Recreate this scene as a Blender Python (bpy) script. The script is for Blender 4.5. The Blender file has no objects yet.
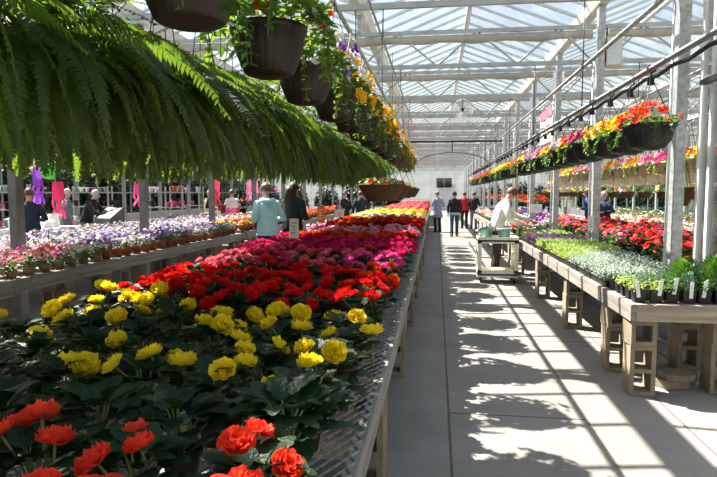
import bpy, math, random
from mathutils import Vector, Matrix, Euler
C = bpy.context.scene.collection
PI = math.pi
rnd = random.Random(7)

# ------------------------------------------------------------------ materials
def mat(name, col, rough=.6, var=.18, scale=25., metal=0., transl=0., tcol=None, spec=.4, bump=0., obvar=.0, col2=None, bscale=None):
    m = bpy.data.materials.new(name); m.use_nodes = True
    nt = m.node_tree; N = nt.nodes; L = nt.links
    b = N['Principled BSDF']; out = N['Material Output']
    b.inputs['Roughness'].default_value = rough; b.inputs['Metallic'].default_value = metal
    b.inputs['Specular IOR Level'].default_value = spec
    tc = N.new('ShaderNodeTexCoord'); nz = N.new('ShaderNodeTexNoise')
    nz.inputs['Scale'].default_value = scale; nz.inputs['Detail'].default_value = 3
    L.new(tc.outputs['Object'], nz.inputs['Vector'])
    mx = N.new('ShaderNodeMix'); mx.data_type = 'RGBA'
    c2 = col2 or tuple(min(1, c * (1 + var)) for c in col)
    c1 = col if col2 else tuple(c * (1 - var) for c in col)
    mx.inputs[6].default_value = (*c1, 1); mx.inputs[7].default_value = (*c2, 1)
    rp = N.new('ShaderNodeMapRange'); rp.inputs[1].default_value = .3; rp.inputs[2].default_value = .7
    L.new(nz.outputs['Fac'], rp.inputs[0]); L.new(rp.outputs[0], mx.inputs[0])
    cout = mx.outputs[2]
    if obvar:
        oi = N.new('ShaderNodeObjectInfo'); hs = N.new('ShaderNodeHueSaturation')
        mr = N.new('ShaderNodeMapRange'); mr.inputs[3].default_value = 1 - obvar; mr.inputs[4].default_value = 1 + obvar
        L.new(oi.outputs['Random'], mr.inputs[0]); L.new(mr.outputs[0], hs.inputs['Value'])
        L.new(cout, hs.inputs['Color']); cout = hs.outputs[0]
    L.new(cout, b.inputs['Base Color'])
    if bump:
        bp = N.new('ShaderNodeBump'); bp.inputs['Strength'].default_value = bump; bp.inputs['Distance'].default_value = .01
        nb = N.new('ShaderNodeTexNoise'); nb.inputs['Scale'].default_value = bscale or scale * 3; nb.inputs['Detail'].default_value = 5
        L.new(tc.outputs['Object'], nb.inputs['Vector']); L.new(nb.outputs['Fac'], bp.inputs['Height']); L.new(bp.outputs[0], b.inputs['Normal'])
    if transl:
        t = N.new('ShaderNodeBsdfTranslucent'); ms = N.new('ShaderNodeMixShader'); ms.inputs[0].default_value = transl
        if tcol: t.inputs[0].default_value = (*tcol, 1)
        else: L.new(cout, t.inputs[0])
        L.new(b.outputs[0], ms.inputs[1]); L.new(t.outputs[0], ms.inputs[2]); L.new(ms.outputs[0], out.inputs[0])
    return m

def glass(name, tint=(.93, .96, .97), gl=.5, rough=.03, haze=0.):
    m = bpy.data.materials.new(name); m.use_nodes = True
    nt = m.node_tree; N = nt.nodes; L = nt.links; N.remove(N['Principled BSDF'])
    t = N.new('ShaderNodeBsdfTransparent'); t.inputs[0].default_value = (*tint, 1)
    g = N.new('ShaderNodeBsdfGlossy'); g.inputs['Roughness'].default_value = rough
    fr = N.new('ShaderNodeFresnel'); fr.inputs[0].default_value = 1.45
    mu = N.new('ShaderNodeMath'); mu.operation = 'MULTIPLY'; mu.inputs[1].default_value = gl
    nz = N.new('ShaderNodeTexNoise'); nz.inputs['Scale'].default_value = 1.3
    ms = N.new('ShaderNodeMixShader'); L.new(fr.outputs[0], mu.inputs[0]); L.new(mu.outputs[0], ms.inputs[0])
    L.new(t.outputs[0], ms.inputs[1]); L.new(g.outputs[0], ms.inputs[2]); last = ms.outputs[0]
    if haze:  # translucent share that makes the glass whiten in the sun
        d = N.new('ShaderNodeBsdfTranslucent'); d.inputs[0].default_value = (.9, .93, .95, 1); m2 = N.new('ShaderNodeMixShader')
        rp = N.new('ShaderNodeMapRange'); rp.inputs[1].default_value = .3; rp.inputs[2].default_value = .7; rp.inputs[3].default_value = haze * .5; rp.inputs[4].default_value = haze * 1.5
        tc = N.new('ShaderNodeTexCoord'); L.new(tc.outputs['Object'], nz.inputs['Vector']); L.new(nz.outputs['Fac'], rp.inputs[0]); L.new(rp.outputs[0], m2.inputs[0]); L.new(last, m2.inputs[1]); L.new(d.outputs[0], m2.inputs[2]); last = m2.outputs[0]
    L.new(last, N['Material Output'].inputs[0])
    return m

def wood(name, a, b, ax='Y'):
    m = mat(name, a, .75, bump=.25, bscale=60)
    nt = m.node_tree; N = nt.nodes; L = nt.links
    nz = [n for n in N if n.type == 'TEX_NOISE'][0]; mp = N.new('ShaderNodeMapping'); tc = [n for n in N if n.type == 'TEX_COORD'][0]
    s = {'X': (1.5, 30, 30), 'Y': (30, 1.5, 30), 'Z': (30, 30, 1.5)}[ax]
    mp.inputs['Scale'].default_value = s; nz.inputs['Scale'].default_value = 1.; nz.inputs['Detail'].default_value = 6
    L.new(tc.outputs['Object'], mp.inputs[0]); L.new(mp.outputs[0], nz.inputs['Vector'])
    mx = [n for n in N if n.type == 'MIX'][0]; mx.inputs[6].default_value = (*a, 1); mx.inputs[7].default_value = (*b, 1)
    return m

M = {}
M['leaf_dark'] = mat('begonia_leaf', (.008, .027, .010), .42, .5, 14, transl=.10, tcol=(.05, .14, .015), spec=.22, obvar=.2, bump=.5, bscale=90)
M['leaf_mid'] = mat('mid_green_leaf', (.045, .13, .025), .5, .4, 18, transl=.25, tcol=(.16, .32, .03), obvar=.2)
M['leaf_lime'] = mat('lime_leaf', (.25, .34, .08), .55, .3, 18, transl=.25, tcol=(.4, .5, .05), obvar=.15)
M['leaf_silver'] = mat('silver_leaf', (.27, .33, .27), .7, .25, 30, transl=.12, obvar=.1)
M['leaf_purple'] = mat('purple_leaf', (.10, .045, .10), .5, .4, 18, transl=.15, obvar=.2)
M['leaf_blue'] = mat('bluish_leaf', (.07, .15, .08), .6, .3, 18, transl=.15, obvar=.2)
M['fern'] = mat('fern_frond', (.011, .034, .006), .5, .4, 6, transl=.30, tcol=(.27, .45, .035), obvar=.15)
M['cypress'] = mat('cypress_needles', (.07, .2, .02), .6, .4, 40, transl=.2, tcol=(.2, .42, .03))
M['stem'] = mat('plant_stem', (.12, .16, .05), .6)
M['soil'] = mat('potting_soil', (.03, .02, .014), .95, .4, 120, bump=.6)
FL = dict(coral=(.88, .075, .035), yellow=(.94, .74, .03), red=(.78, .02, .014), pink=(.90, .20, .28), lightpink=(.90, .44, .56), magenta=(.74, .03, .17),
          orange=(.83, .10, .015), darkred=(.36, .008, .01), white=(.72, .72, .68), gold=(.86, .45, .01), lilac=(.44, .31, .56), violet=(.16, .06, .35), hotpink=(.78, .10, .38), paleyellow=(.85, .78, .28), blush=(.78, .48, .50))
for k, c in FL.items():
    M['f_' + k] = mat(k + '_petal', c, .55, .12, 40, transl=.38, obvar=.08, spec=.25)
M['black_plastic'] = mat('black_plastic', (.012, .012, .013), .45, .2)
M['brown_plastic'] = mat('dark_brown_plastic', (.026, .016, .012), .5, .2, 9, obvar=.1)
M['moss_brown'] = mat('brown_fibre_liner', (.11, .06, .025), .9, .4, 60, bump=.8)
M['terracotta'] = mat('terracotta', (.36, .10, .045), .75, .2, 12, obvar=.12)
M['peat'] = mat('peat_fibre', (.30, .20, .12), .9, .25, 60, bump=.5, obvar=.1)
M['cream_plastic'] = mat('cream_plastic', (.62, .55, .42), .5, .08, 8)
M['white_plastic'] = mat('white_plastic', (.8, .8, .78), .4, .04)
M['aqua_plastic'] = mat('aqua_green_plastic', (.22, .42, .36), .4, .06)
M['cart'] = mat('almond_plastic', (.86, .82, .70), .45, .06, 6)
M['galv'] = mat('galvanised_steel', (.42, .44, .45), .45, .3, 18, metal=.55, spec=.5)
M['alu'] = mat('aluminium', (.62, .65, .68), .4, .1, 4, metal=.45)
M['truss'] = mat('painted_truss_steel', (.42, .45, .46), .5, .15, 4, metal=.3)
M['gutter'] = mat('white_gutter', (.66, .67, .66), .5, .1, 3)
M['curtain'] = mat('cream_shade_cloth', (.50, .48, .44), .85, .15, 7, bump=.4, transl=.2)
M['dark_metal'] = mat('dark_metal', (.03, .03, .032), .4, .2, metal=.5)
M['rubber'] = mat('black_rubber_hose', (.01, .01, .01), .6)
M['glass'] = glass('clear_glass', (.95, .97, .98), .45)
M['roofglass'] = glass('hazed_roof_glass', (.94, .97, .99), .18, .03, .035)  # translucent share added so the sky through the roof looks brighter
M['poly'] = glass('clear_panel', (.93, .95, .95), .8, .08)
M['whitewall'] = mat('white_translucent_panel', (.72, .74, .75), .6, .06, 1, transl=.45)
M['plank'] = wood('weathered_plank', (.15, .135, .12), (.30, .275, .245))
M['plank_x'] = wood('weathered_plank_crosswise', (.24, .19, .14), (.44, .37, .28), 'X')
M['tanwood'] = wood('tan_wood', (.33, .21, .11), (.48, .33, .18))
M['post_wood'] = wood('grey_post_wood', (.16, .15, .14), (.27, .25, .23), 'Z')
M['block'] = mat('concrete_block', (.255, .205, .145), .95, .2, 8, bump=.7, bscale=150, obvar=.12)
M['mesh'] = mat('zinc_mesh', (.24, .245, .24), .6, .15, metal=.2)
M['skin'] = mat('skin', (.60, .34, .25), .55, .06)
M['card'] = mat('white_card', (.82, .82, .80), .6, .03)
M['ink'] = mat('grey_print', (.2, .2, .2), .7)
M['orange_card'] = mat('orange_card', (.80, .20, .06), .6, .05)
M['block_dark'] = mat('shaded_concrete_block', (.17, .145, .12), .95, .2, 8, bump=.7, bscale=150, obvar=.12)  # block colour darkened to carry the shade under the lane benches
M['pipe_grey'] = mat('dull_steel_pipe', (.22, .225, .23), .45, .15, 8, metal=.5)
def cloth(name, c, v=.12): return mat(name, c, .85, v, 9, bump=.3, bscale=14)

# ------------------------------------------------------------------ mesh builder
class MB:
    def __init__(s): s.v = []; s.f = []; s.m = []
    def add(s, vs, fs, mi=0):
        o = len(s.v); s.v += [tuple(v) for v in vs]
        for f in fs: s.f.append(tuple(i + o for i in f)); s.m.append(mi)
    def box(s, c, d, mi=0, R=None):
        x, y, z = d[0] / 2, d[1] / 2, d[2] / 2
        vs = [Vector((a * x, b * y, e * z)) for e in (-1, 1) for b in (-1, 1) for a in (-1, 1)]
        if R: vs = [R @ v for v in vs]
        vs = [v + Vector(c) for v in vs]
        s.add(vs, [(0, 2, 3, 1), (4, 5, 7, 6), (0, 1, 5, 4), (2, 6, 7, 3), (0, 4, 6, 2), (1, 3, 7, 5)], mi)
    def tube(s, pts, r, n=6, mi=0, cap=True):
        pts = [Vector(p) for p in pts]; k = len(pts)
        rs = list(r) if isinstance(r, (list, tuple)) else [r] * k
        vs = []; prev = None
        for i, p in enumerate(pts):
            t = (pts[min(i + 1, k - 1)] - pts[max(i - 1, 0)])
            if t.length < 1e-9: t = Vector((0, 0, 1))
            t.normalize()
            if prev is None:
                u = t.orthogonal().normalized()
            else:
                u = prev - t * prev.dot(t)
                u = u.normalized() if u.length > 1e-6 else t.orthogonal().normalized()
            prev = u; w = t.cross(u)
            rr = rs[i]; ru, rw = rr if isinstance(rr, tuple) else (rr, rr)
            for j in range(n):
                a = 2 * PI * j / n; vs.append(p + u * math.cos(a) * ru + w * math.sin(a) * rw)
        fs = [(i * n + j, i * n + (j + 1) % n, (i + 1) * n + (j + 1) % n, (i + 1) * n + j) for i in range(k - 1) for j in range(n)]
        if cap: fs += [tuple(reversed(range(n))), tuple(range((k - 1) * n, k * n))]
        s.add(vs, fs, mi)
    def lathe(s, prof, n=20, c=(0, 0, 0), mi=0, rib=0., ribs=0):
        vs = []; k = len(prof)
        for (r, z) in prof:
            for j in range(n):
                a = 2 * PI * j / n; q = r * (1 + (rib if ribs and (j * ribs // n * n == j * ribs) else 0))
                vs.append((c[0] + q * math.cos(a), c[1] + q * math.sin(a), c[2] + z))
        fs = [(i * n + j, i * n + (j + 1) % n, (i + 1) * n + (j + 1) % n, (i + 1) * n + j) for i in range(k - 1) for j in range(n)]
        s.add(vs, fs, mi)
    def rings(s, rings, n=16, mi=0, cap=True):
        """rings: (centre, rx, ry) ellipses stacked along z"""
        vs = []
        for c, rx, ry in rings:
            for j in range(n):
                a = 2 * PI * j / n; vs.append((c[0] + rx * math.cos(a), c[1] + ry * math.sin(a), c[2]))
        k = len(rings)
        fs = [(i * n + j, i * n + (j + 1) % n, (i + 1) * n + (j + 1) % n, (i + 1) * n + j) for i in range(k - 1) for j in range(n)]
        if cap: fs += [tuple(reversed(range(n))), tuple(range((k - 1) * n, k * n))]
        s.add(vs, fs, mi)
    def ball(s, c, r, n=10, k=6, mi=0, f=None):
        rx, ry, rz = r if isinstance(r, tuple) else (r, r, r)
        vs = [(c[0], c[1], c[2] - rz)]
        for i in range(1, k):
            t = PI * i / k - PI / 2
            for j in range(n):
                a = 2 * PI * j / n; vs.append((c[0] + rx * math.cos(t) * math.cos(a), c[1] + ry * math.cos(t) * math.sin(a), c[2] + rz * math.sin(t)))
        vs.append((c[0], c[1], c[2] + rz)); e = len(vs) - 1
        fs = [(0, 1 + (j + 1) % n, 1 + j) for j in range(n)]
        fs += [(1 + i * n + j, 1 + i * n + (j + 1) % n, 1 + (i + 1) * n + (j + 1) % n, 1 + (i + 1) * n + j) for i in range(k - 2) for j in range(n)]
        fs += [(1 + (k - 2) * n + j, 1 + (k - 2) * n + (j + 1) % n, e) for j in range(n)]
        s.add(vs, fs, mi)
    def cells(s, xs, zs, solid, d, mi=0, T=None):
        """extruded grid with holes; xs,zs cuts, solid[i][j], depth along y from -d/2 to d/2"""
        T = T or Matrix(); nx, nz = len(xs) - 1, len(zs) - 1
        idx = {}; vs = []; fs = []
        def P(i, j, b):
            if (i, j, b) not in idx: idx[(i, j, b)] = len(vs); vs.append(T @ Vector((xs[i], (-d / 2, d / 2)[b], zs[j])))
            return idx[(i, j, b)]
        S = lambda i, j: 0 <= i < nx and 0 <= j < nz and solid(i, j)
        for i in range(nx):
            for j in range(nz):
                if not S(i, j): continue
                fs.append((P(i, j, 0), P(i + 1, j, 0), P(i + 1, j + 1, 0), P(i, j + 1, 0)))
                fs.append((P(i, j, 1), P(i, j + 1, 1), P(i + 1, j + 1, 1), P(i + 1, j, 1)))
                if not S(i - 1, j): fs.append((P(i, j, 0), P(i, j + 1, 0), P(i, j + 1, 1), P(i, j, 1)))
                if not S(i + 1, j): fs.append((P(i + 1, j, 0), P(i + 1, j, 1), P(i + 1, j + 1, 1), P(i + 1, j + 1, 0)))
                if not S(i, j - 1): fs.append((P(i, j, 0), P(i, j, 1), P(i + 1, j, 1), P(i + 1, j, 0)))
                if not S(i, j + 1): fs.append((P(i, j + 1, 0), P(i + 1, j + 1, 0), P(i + 1, j + 1, 1), P(i, j + 1, 1)))
        s.add(vs, fs, mi)
    def mesh(s, name, mats, smooth=False):
        me = bpy.data.meshes.new(name); me.from_pydata(s.v, [], s.f)
        for m in (mats if isinstance(mats, (list, tuple)) else [mats]): me.materials.append(M[m] if isinstance(m, str) else m)
        me.polygons.foreach_set('material_index', s.m)
        if smooth: me.polygons.foreach_set('use_smooth', [True] * len(s.f))
        me.update(); return me

def put(name, me, parent=None, loc=(0, 0, 0), rot=(0, 0, 0), sc=1.):
    o = bpy.data.objects.new(name, me); C.objects.link(o)
    o.location = loc; o.rotation_euler = rot; o.scale = (sc, sc, sc) if isinstance(sc, (int, float)) else sc
    if parent: o.parent = parent
    return o
def tag(o, label, cat, group=None, kind=None):
    o['label'] = label
    if cat: o['category'] = cat
    if group: o['group'] = group
    if kind: o['kind'] = kind
    return o
def thing(name, label, cat, loc=(0, 0, 0), rz=0., group=None, sc=1.):
    o = put(name, None, None, loc, (0, 0, rz), sc); return tag(o, label, cat, group)
def struct(name, me, loc=(0, 0, 0), parent=None, rot=(0, 0, 0)):
    o = put(name, me, parent, loc, rot)
    if not parent: o['kind'] = 'structure'
    return o
ONE = 'first second third fourth fifth sixth seventh eighth ninth tenth eleventh twelfth thirteenth fourteenth fifteenth sixteenth seventeenth eighteenth nineteenth'.split()
TENS = {2: 'twent', 3: 'thirt', 4: 'fort', 5: 'fift', 6: 'sixt'}
def nth(n):
    if n <= 19: return ONE[n - 1]
    t, u = divmod(n, 10); return TENS[t] + ('ieth' if u == 0 else 'y-' + ONE[u - 1])

# ------------------------------------------------------------------ plant pieces
def leaf(mb, base, az, pitch, ln, wd, droop=.6, mi=0, seg=4, ser=0., rng=rnd, fold=.12):
    ca, sa = math.cos(az), math.sin(az); x = 0.; z = 0.; p = pitch; vs = []; roll = rng.uniform(-.3, .3)
    for i in range(seg + 1):
        t = i / seg; w = wd * .5 * max(.02, math.sin(PI * min(1, t * .93 + .05)) ** .75) * (1.15 - .35 * t)
        if ser and 0 < i < seg: w *= 1 + (ser if i % 2 else -ser)
        for q in (-1, 0, 1):
            lx, ly, lz = x, q * w, z + (abs(q) * fold * w) + q * roll * w * .6
            vs.append((base[0] + lx * ca - ly * sa, base[1] + lx * sa + ly * ca, base[2] + lz))
        x += ln / seg * math.cos(p); z += ln / seg * math.sin(p); p -= droop / seg
    fs = []
    for i in range(seg):
        a = i * 3; fs += [(a, a + 1, a + 4, a + 3), (a + 1, a + 2, a + 5, a + 4)]
    mb.add(vs, fs, mi)

def begonia_foliage(seed, nl=40, R=.09, H=.185, ll=.098, lw=.074, mats=('leaf_dark', 'stem'), ser=.14):
    r = random.Random(seed); mb = MB()
    for i in range(nl):
        k = i / nl; az = i * 2.4 + r.uniform(-.3, .3); zz = .05 + (H - .07) * (k ** .7) * r.uniform(.8, 1.05)
        rr = R * (1.15 - .75 * k) * r.uniform(.6, 1.2)
        b = (rr * math.cos(az), rr * math.sin(az), zz)
        leaf(mb, b, az + r.uniform(-.5, .5), r.uniform(.1, .55) + .5 * k, ll * r.uniform(.75, 1.2), lw * r.uniform(.75, 1.15), r.uniform(.5, 1.2), 0, 8, ser, r)
        if i % 3 == 0: mb.tube([(0, 0, .0), (b[0] * .5, b[1] * .5, zz * .6), b], [.006, .005, .003], 4, 1, False)
    return mb.mesh('begonia_foliage', mats, True)

def petal(mb, r0, az, tilt, ln, wd, cup, mi, r, z0=0.):
    ca, sa = math.cos(az), math.sin(az); vs = []; nu, nv = 4, 3
    for i in range(nv + 1):
        t = i / nv; a = tilt + cup * t
        rad = r0 + ln * t * math.cos(tilt + cup * t * .5); z = z0 + ln * t * math.sin(tilt + cup * t * .5)
        w = wd * (.35 + .65 * math.sin(PI * (t * .62 + .12)))
        for j in range(nu + 1):
            q = j / nu * 2 - 1
            edge = (1 - .22 * q * q) if i == nv else 1
            rd = r0 + (rad - r0) * edge + 0; zz = z + abs(q) ** 2 * w * .28 + (r.uniform(-.003, .003) if i == nv else 0)
            vs.append((rd * ca - q * w * .5 * sa, rd * sa + q * w * .5 * ca, zz))
    k = nu + 1
    mb.add(vs, [(i * k + j, i * k + j + 1, (i + 1) * k + j + 1, (i + 1) * k + j) for i in range(nv) for j in range(nu)], mi)

def rose_blossom(seed, col, R=.035):
    r = random.Random(seed); mb = MB()
    lay = [(7, .010, -.12, 1.0, .86, .75), (7, .010, .2, .98, .84, .75), (6, .008, .55, .88, .74, .75), (6, .006, .9, .74, .62, .7), (5, .004, 1.2, .58, .48, .6), (3, .001, 1.4, .44, .36, .4)]
    for n, r0, tl, ln, wd, cup in lay:
        o = r.uniform(0, 6)
        for i in range(n):
            petal(mb, r0 * R / .042, o + 2 * PI * i / n + r.uniform(-.12, .12), tl + r.uniform(-.12, .12), ln * R * r.uniform(.88, 1.08), wd * R * 1.5 * r.uniform(.9, 1.1), cup, 0, r)
    mb.tube([(0, 0, -.10), (0, 0, .004)], [.003, .004], 5, 1)
    return mb.mesh('begonia_blossom', ['f_' + col, 'stem'], True)

def disc_blossom(col, R=.03, centre='f_gold', n=5, cup=.35, throat=True):
    r = random.Random(len(col)); mb = MB()
    for i in range(n): petal(mb, .003, 2 * PI * i / n, cup, R, R * 1.25, .1, 0, r)
    if throat: mb.ball((0, 0, .004), (.2 * R, .2 * R, .12 * R), 6, 4, 1)
    return mb.mesh('flower', ['f_' + col, centre], True)

def dome_plant(seed, leafm, fl, R=.12, H=.2, nl=40, nf=16, fs=.03, ll=.06, lw=.035, pot=None, ph=.1, pr=.065, np_=5, spill=0., flat=.8, name='plant', bias=0.):
    """one mesh: pot + leaf mass + flower heads (for plants a few pixels across)"""
    r = random.Random(seed); mb = MB(); mats = [leafm] + ['f_' + c for c in fl] + ([pot, 'soil'] if pot else [])
    z0 = ph if pot else 0.
    for i in range(nl):
        az = r.uniform(0, 2 * PI); q = r.random() ** .5; zz = z0 + H * (1 - q * q * flat) * r.uniform(.12, .95) - spill * q * r.random()
        b = (R * q * math.cos(az) * .85, R * q * math.sin(az) * .85, zz)
        leaf(mb, b, az + r.uniform(-1, 1), r.uniform(-.2, .9), ll * r.uniform(.7, 1.2), lw * r.uniform(.7, 1.2), .7, 0, 2, 0, r)
    for i in range(nf):
        az = r.uniform(0, 2 * PI); q = r.random() ** .5; zz = z0 + H * (1 - q * q * flat) * r.uniform(.9, 1.12) - spill * q * r.random() * .7
        b = Vector((R * q * math.cos(az), R * q * math.sin(az), zz)); mi = 1 + r.randrange(len(fl))
        up = Vector((math.cos(az) * q, math.sin(az) * q, .6 + .4 * r.random())).normalized(); u = up.orthogonal().normalized(); w = up.cross(u); f = fs * r.uniform(.8, 1.2)
        a0 = r.uniform(0, 6); vs = [b + up * f * .15]
        for j in range(10):
            a = a0 + 2 * PI * j / 10; rr = f * (1 if j % 2 == 0 else .68); vs.append(b + u * math.cos(a) * rr + w * math.sin(a) * rr + up * f * (.35 if j % 2 == 0 else .2))
        mb.add(vs, [(0, 1 + j, 1 + (j + 1) % 10) for j in range(10)], mi)
        vs2 = [v + up * f * .22 for v in vs]; vs2 = [b + up * f * .5] + [b + (v - b) * .62 for v in vs2[1:]]
        mb.add(vs2, [(0, 1 + j, 1 + (j + 1) % 10) for j in range(10)], mi)
    if pot:
        pi_ = len(mats) - 2
        mb.lathe([(0, 0), (pr * .72, 0), (pr * .95, ph * .8), (pr * 1.08, ph * .8), (pr * 1.08, ph), (pr * .95, ph), (pr * .93, ph * .9)], 12, (0, 0, 0), pi_)
        mb.lathe([(pr * .93, ph * .9), (0, ph * .92)], 12, (0, 0, 0), pi_ + 1)
    return mb.mesh(name, mats, True)

def leaf_mass(seed, leafm, R=.12, H=.2, nl=60, ll=.06, lw=.035, spill=0., flat=.8, seg=3, name='foliage'):
    r = random.Random(seed); mb = MB()
    for i in range(nl):
        az = r.uniform(0, 2 * PI); q = r.random() ** .5; zz = H * (1 - q * q * flat) * r.uniform(.2, 1.) - spill * (q ** 2) * r.random()
        b = (R * q * math.cos(az) * .85, R * q * math.sin(az) * .85, zz)
        leaf(mb, b, az + r.uniform(-1, 1), r.uniform(-.5, .9), ll * r.uniform(.7, 1.2), lw * r.uniform(.7, 1.2), .8, 0, seg, 0, r)
    return mb.mesh(name, [leafm] if isinstance(leafm, str) else leafm, True)

def pot_mesh(m, r=.065, h=.11, n=18, name='pot', lip=True, ribs=0):
    mb = MB()
    pr = [(0, 0), (r * .72, 0), (r * .94, h * .8)] + ([(r * 1.08, h * .8), (r * 1.08, h)] if lip else [(r, h)]) + [(r * .95, h), (r * .93, h * .9)]
    mb.lathe(pr, n, mi=0); mb.lathe([(r * .93, h * .9), (0, h * .92)], n, mi=1)
    return mb.mesh(name, [m, 'soil'], True)

def fern_mesh(seed, nf=150, L=.86):
    r = random.Random(seed); mb = MB()
    for i in range(nf):
        az = i * 2.39996 + r.uniform(-.25, .25); k = i / nf
        p = r.uniform(.7, 1.3) if k > .5 else r.uniform(.0, .9); ln = L * r.uniform(.6, 1.1)
        x = .06 * r.random(); z = 0.; n = 44; bend = r.uniform(1.5, 2.7); tw = r.uniform(-.5, .5); dv = r.uniform(-.5, .5)
        pts = []
        for j in range(n + 1):
            t = j / n; pts.append((x, dv * x * x, z, p)); x += ln / n * math.cos(p); z += ln / n * math.sin(p)
            if z < -.50: break
            p = max(-1.35, p - bend / n * (1.5 - t))
        n = len(pts) - 1
        ca, sa = math.cos(az), math.sin(az)
        W = lambda a, b, c: (a * ca - b * sa, a * sa + b * ca, c)
        vs = []; fs = []
        for j in range(n):
            t = j / n; x0, y0, z0, p0 = pts[j]; wl = .048 * (min(1, t * 4 + .3)) * (1 - t ** 2.6) + .008
            dx, dz = math.cos(p0), math.sin(p0); h = ln / 44 * .5; nx, nz = -dz, dx
            for sg in (-1, 1):
                o = len(vs); l2 = wl * r.uniform(.8, 1.1); fw = .42 * l2; dr = (-.22 + tw * sg) * l2 + r.uniform(-.006, .006)
                vs += [W(x0 - dx * h, y0, z0 - dz * h), W(x0 + dx * h * .8, y0, z0 + dz * h * .8),
                       W(x0 + dx * (h * .5 + fw) + nx * dr, y0 + sg * l2, z0 + dz * (h * .5 + fw) + nz * dr), W(x0 + dx * (fw * .55 - h) + nx * dr * .6, y0 + sg * l2 * .62, z0 + dz * (fw * .55 - h) + nz * dr * .6)]
                fs.append((o, o + 1, o + 2, o + 3) if sg > 0 else (o, o + 3, o + 2, o + 1))
        mb.add(vs, fs, 0)
    return mb.mesh('fronds', ['fern'], False)
# ------------------------------------------------------------------ people
def skin_obj(name, verts, edges, radii, roots, m, parent, sub=1):
    me = bpy.data.meshes.new(name); me.from_pydata([tuple(v) for v in verts], edges, []); me.materials.append(M['skin'] if m is None else m)
    o = put(name, me, parent)
    sk = o.modifiers.new('Skin', 'SKIN'); sk.use_smooth_shade = True
    for i, v in enumerate(me.skin_vertices[0].data):
        r = radii[i]; v.radius = r if isinstance(r, tuple) else (r, r); v.use_root = i in roots
    ss = o.modifiers.new('Sub', 'SUBSURF'); ss.levels = sub; ss.render_levels = sub
    return o

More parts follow.
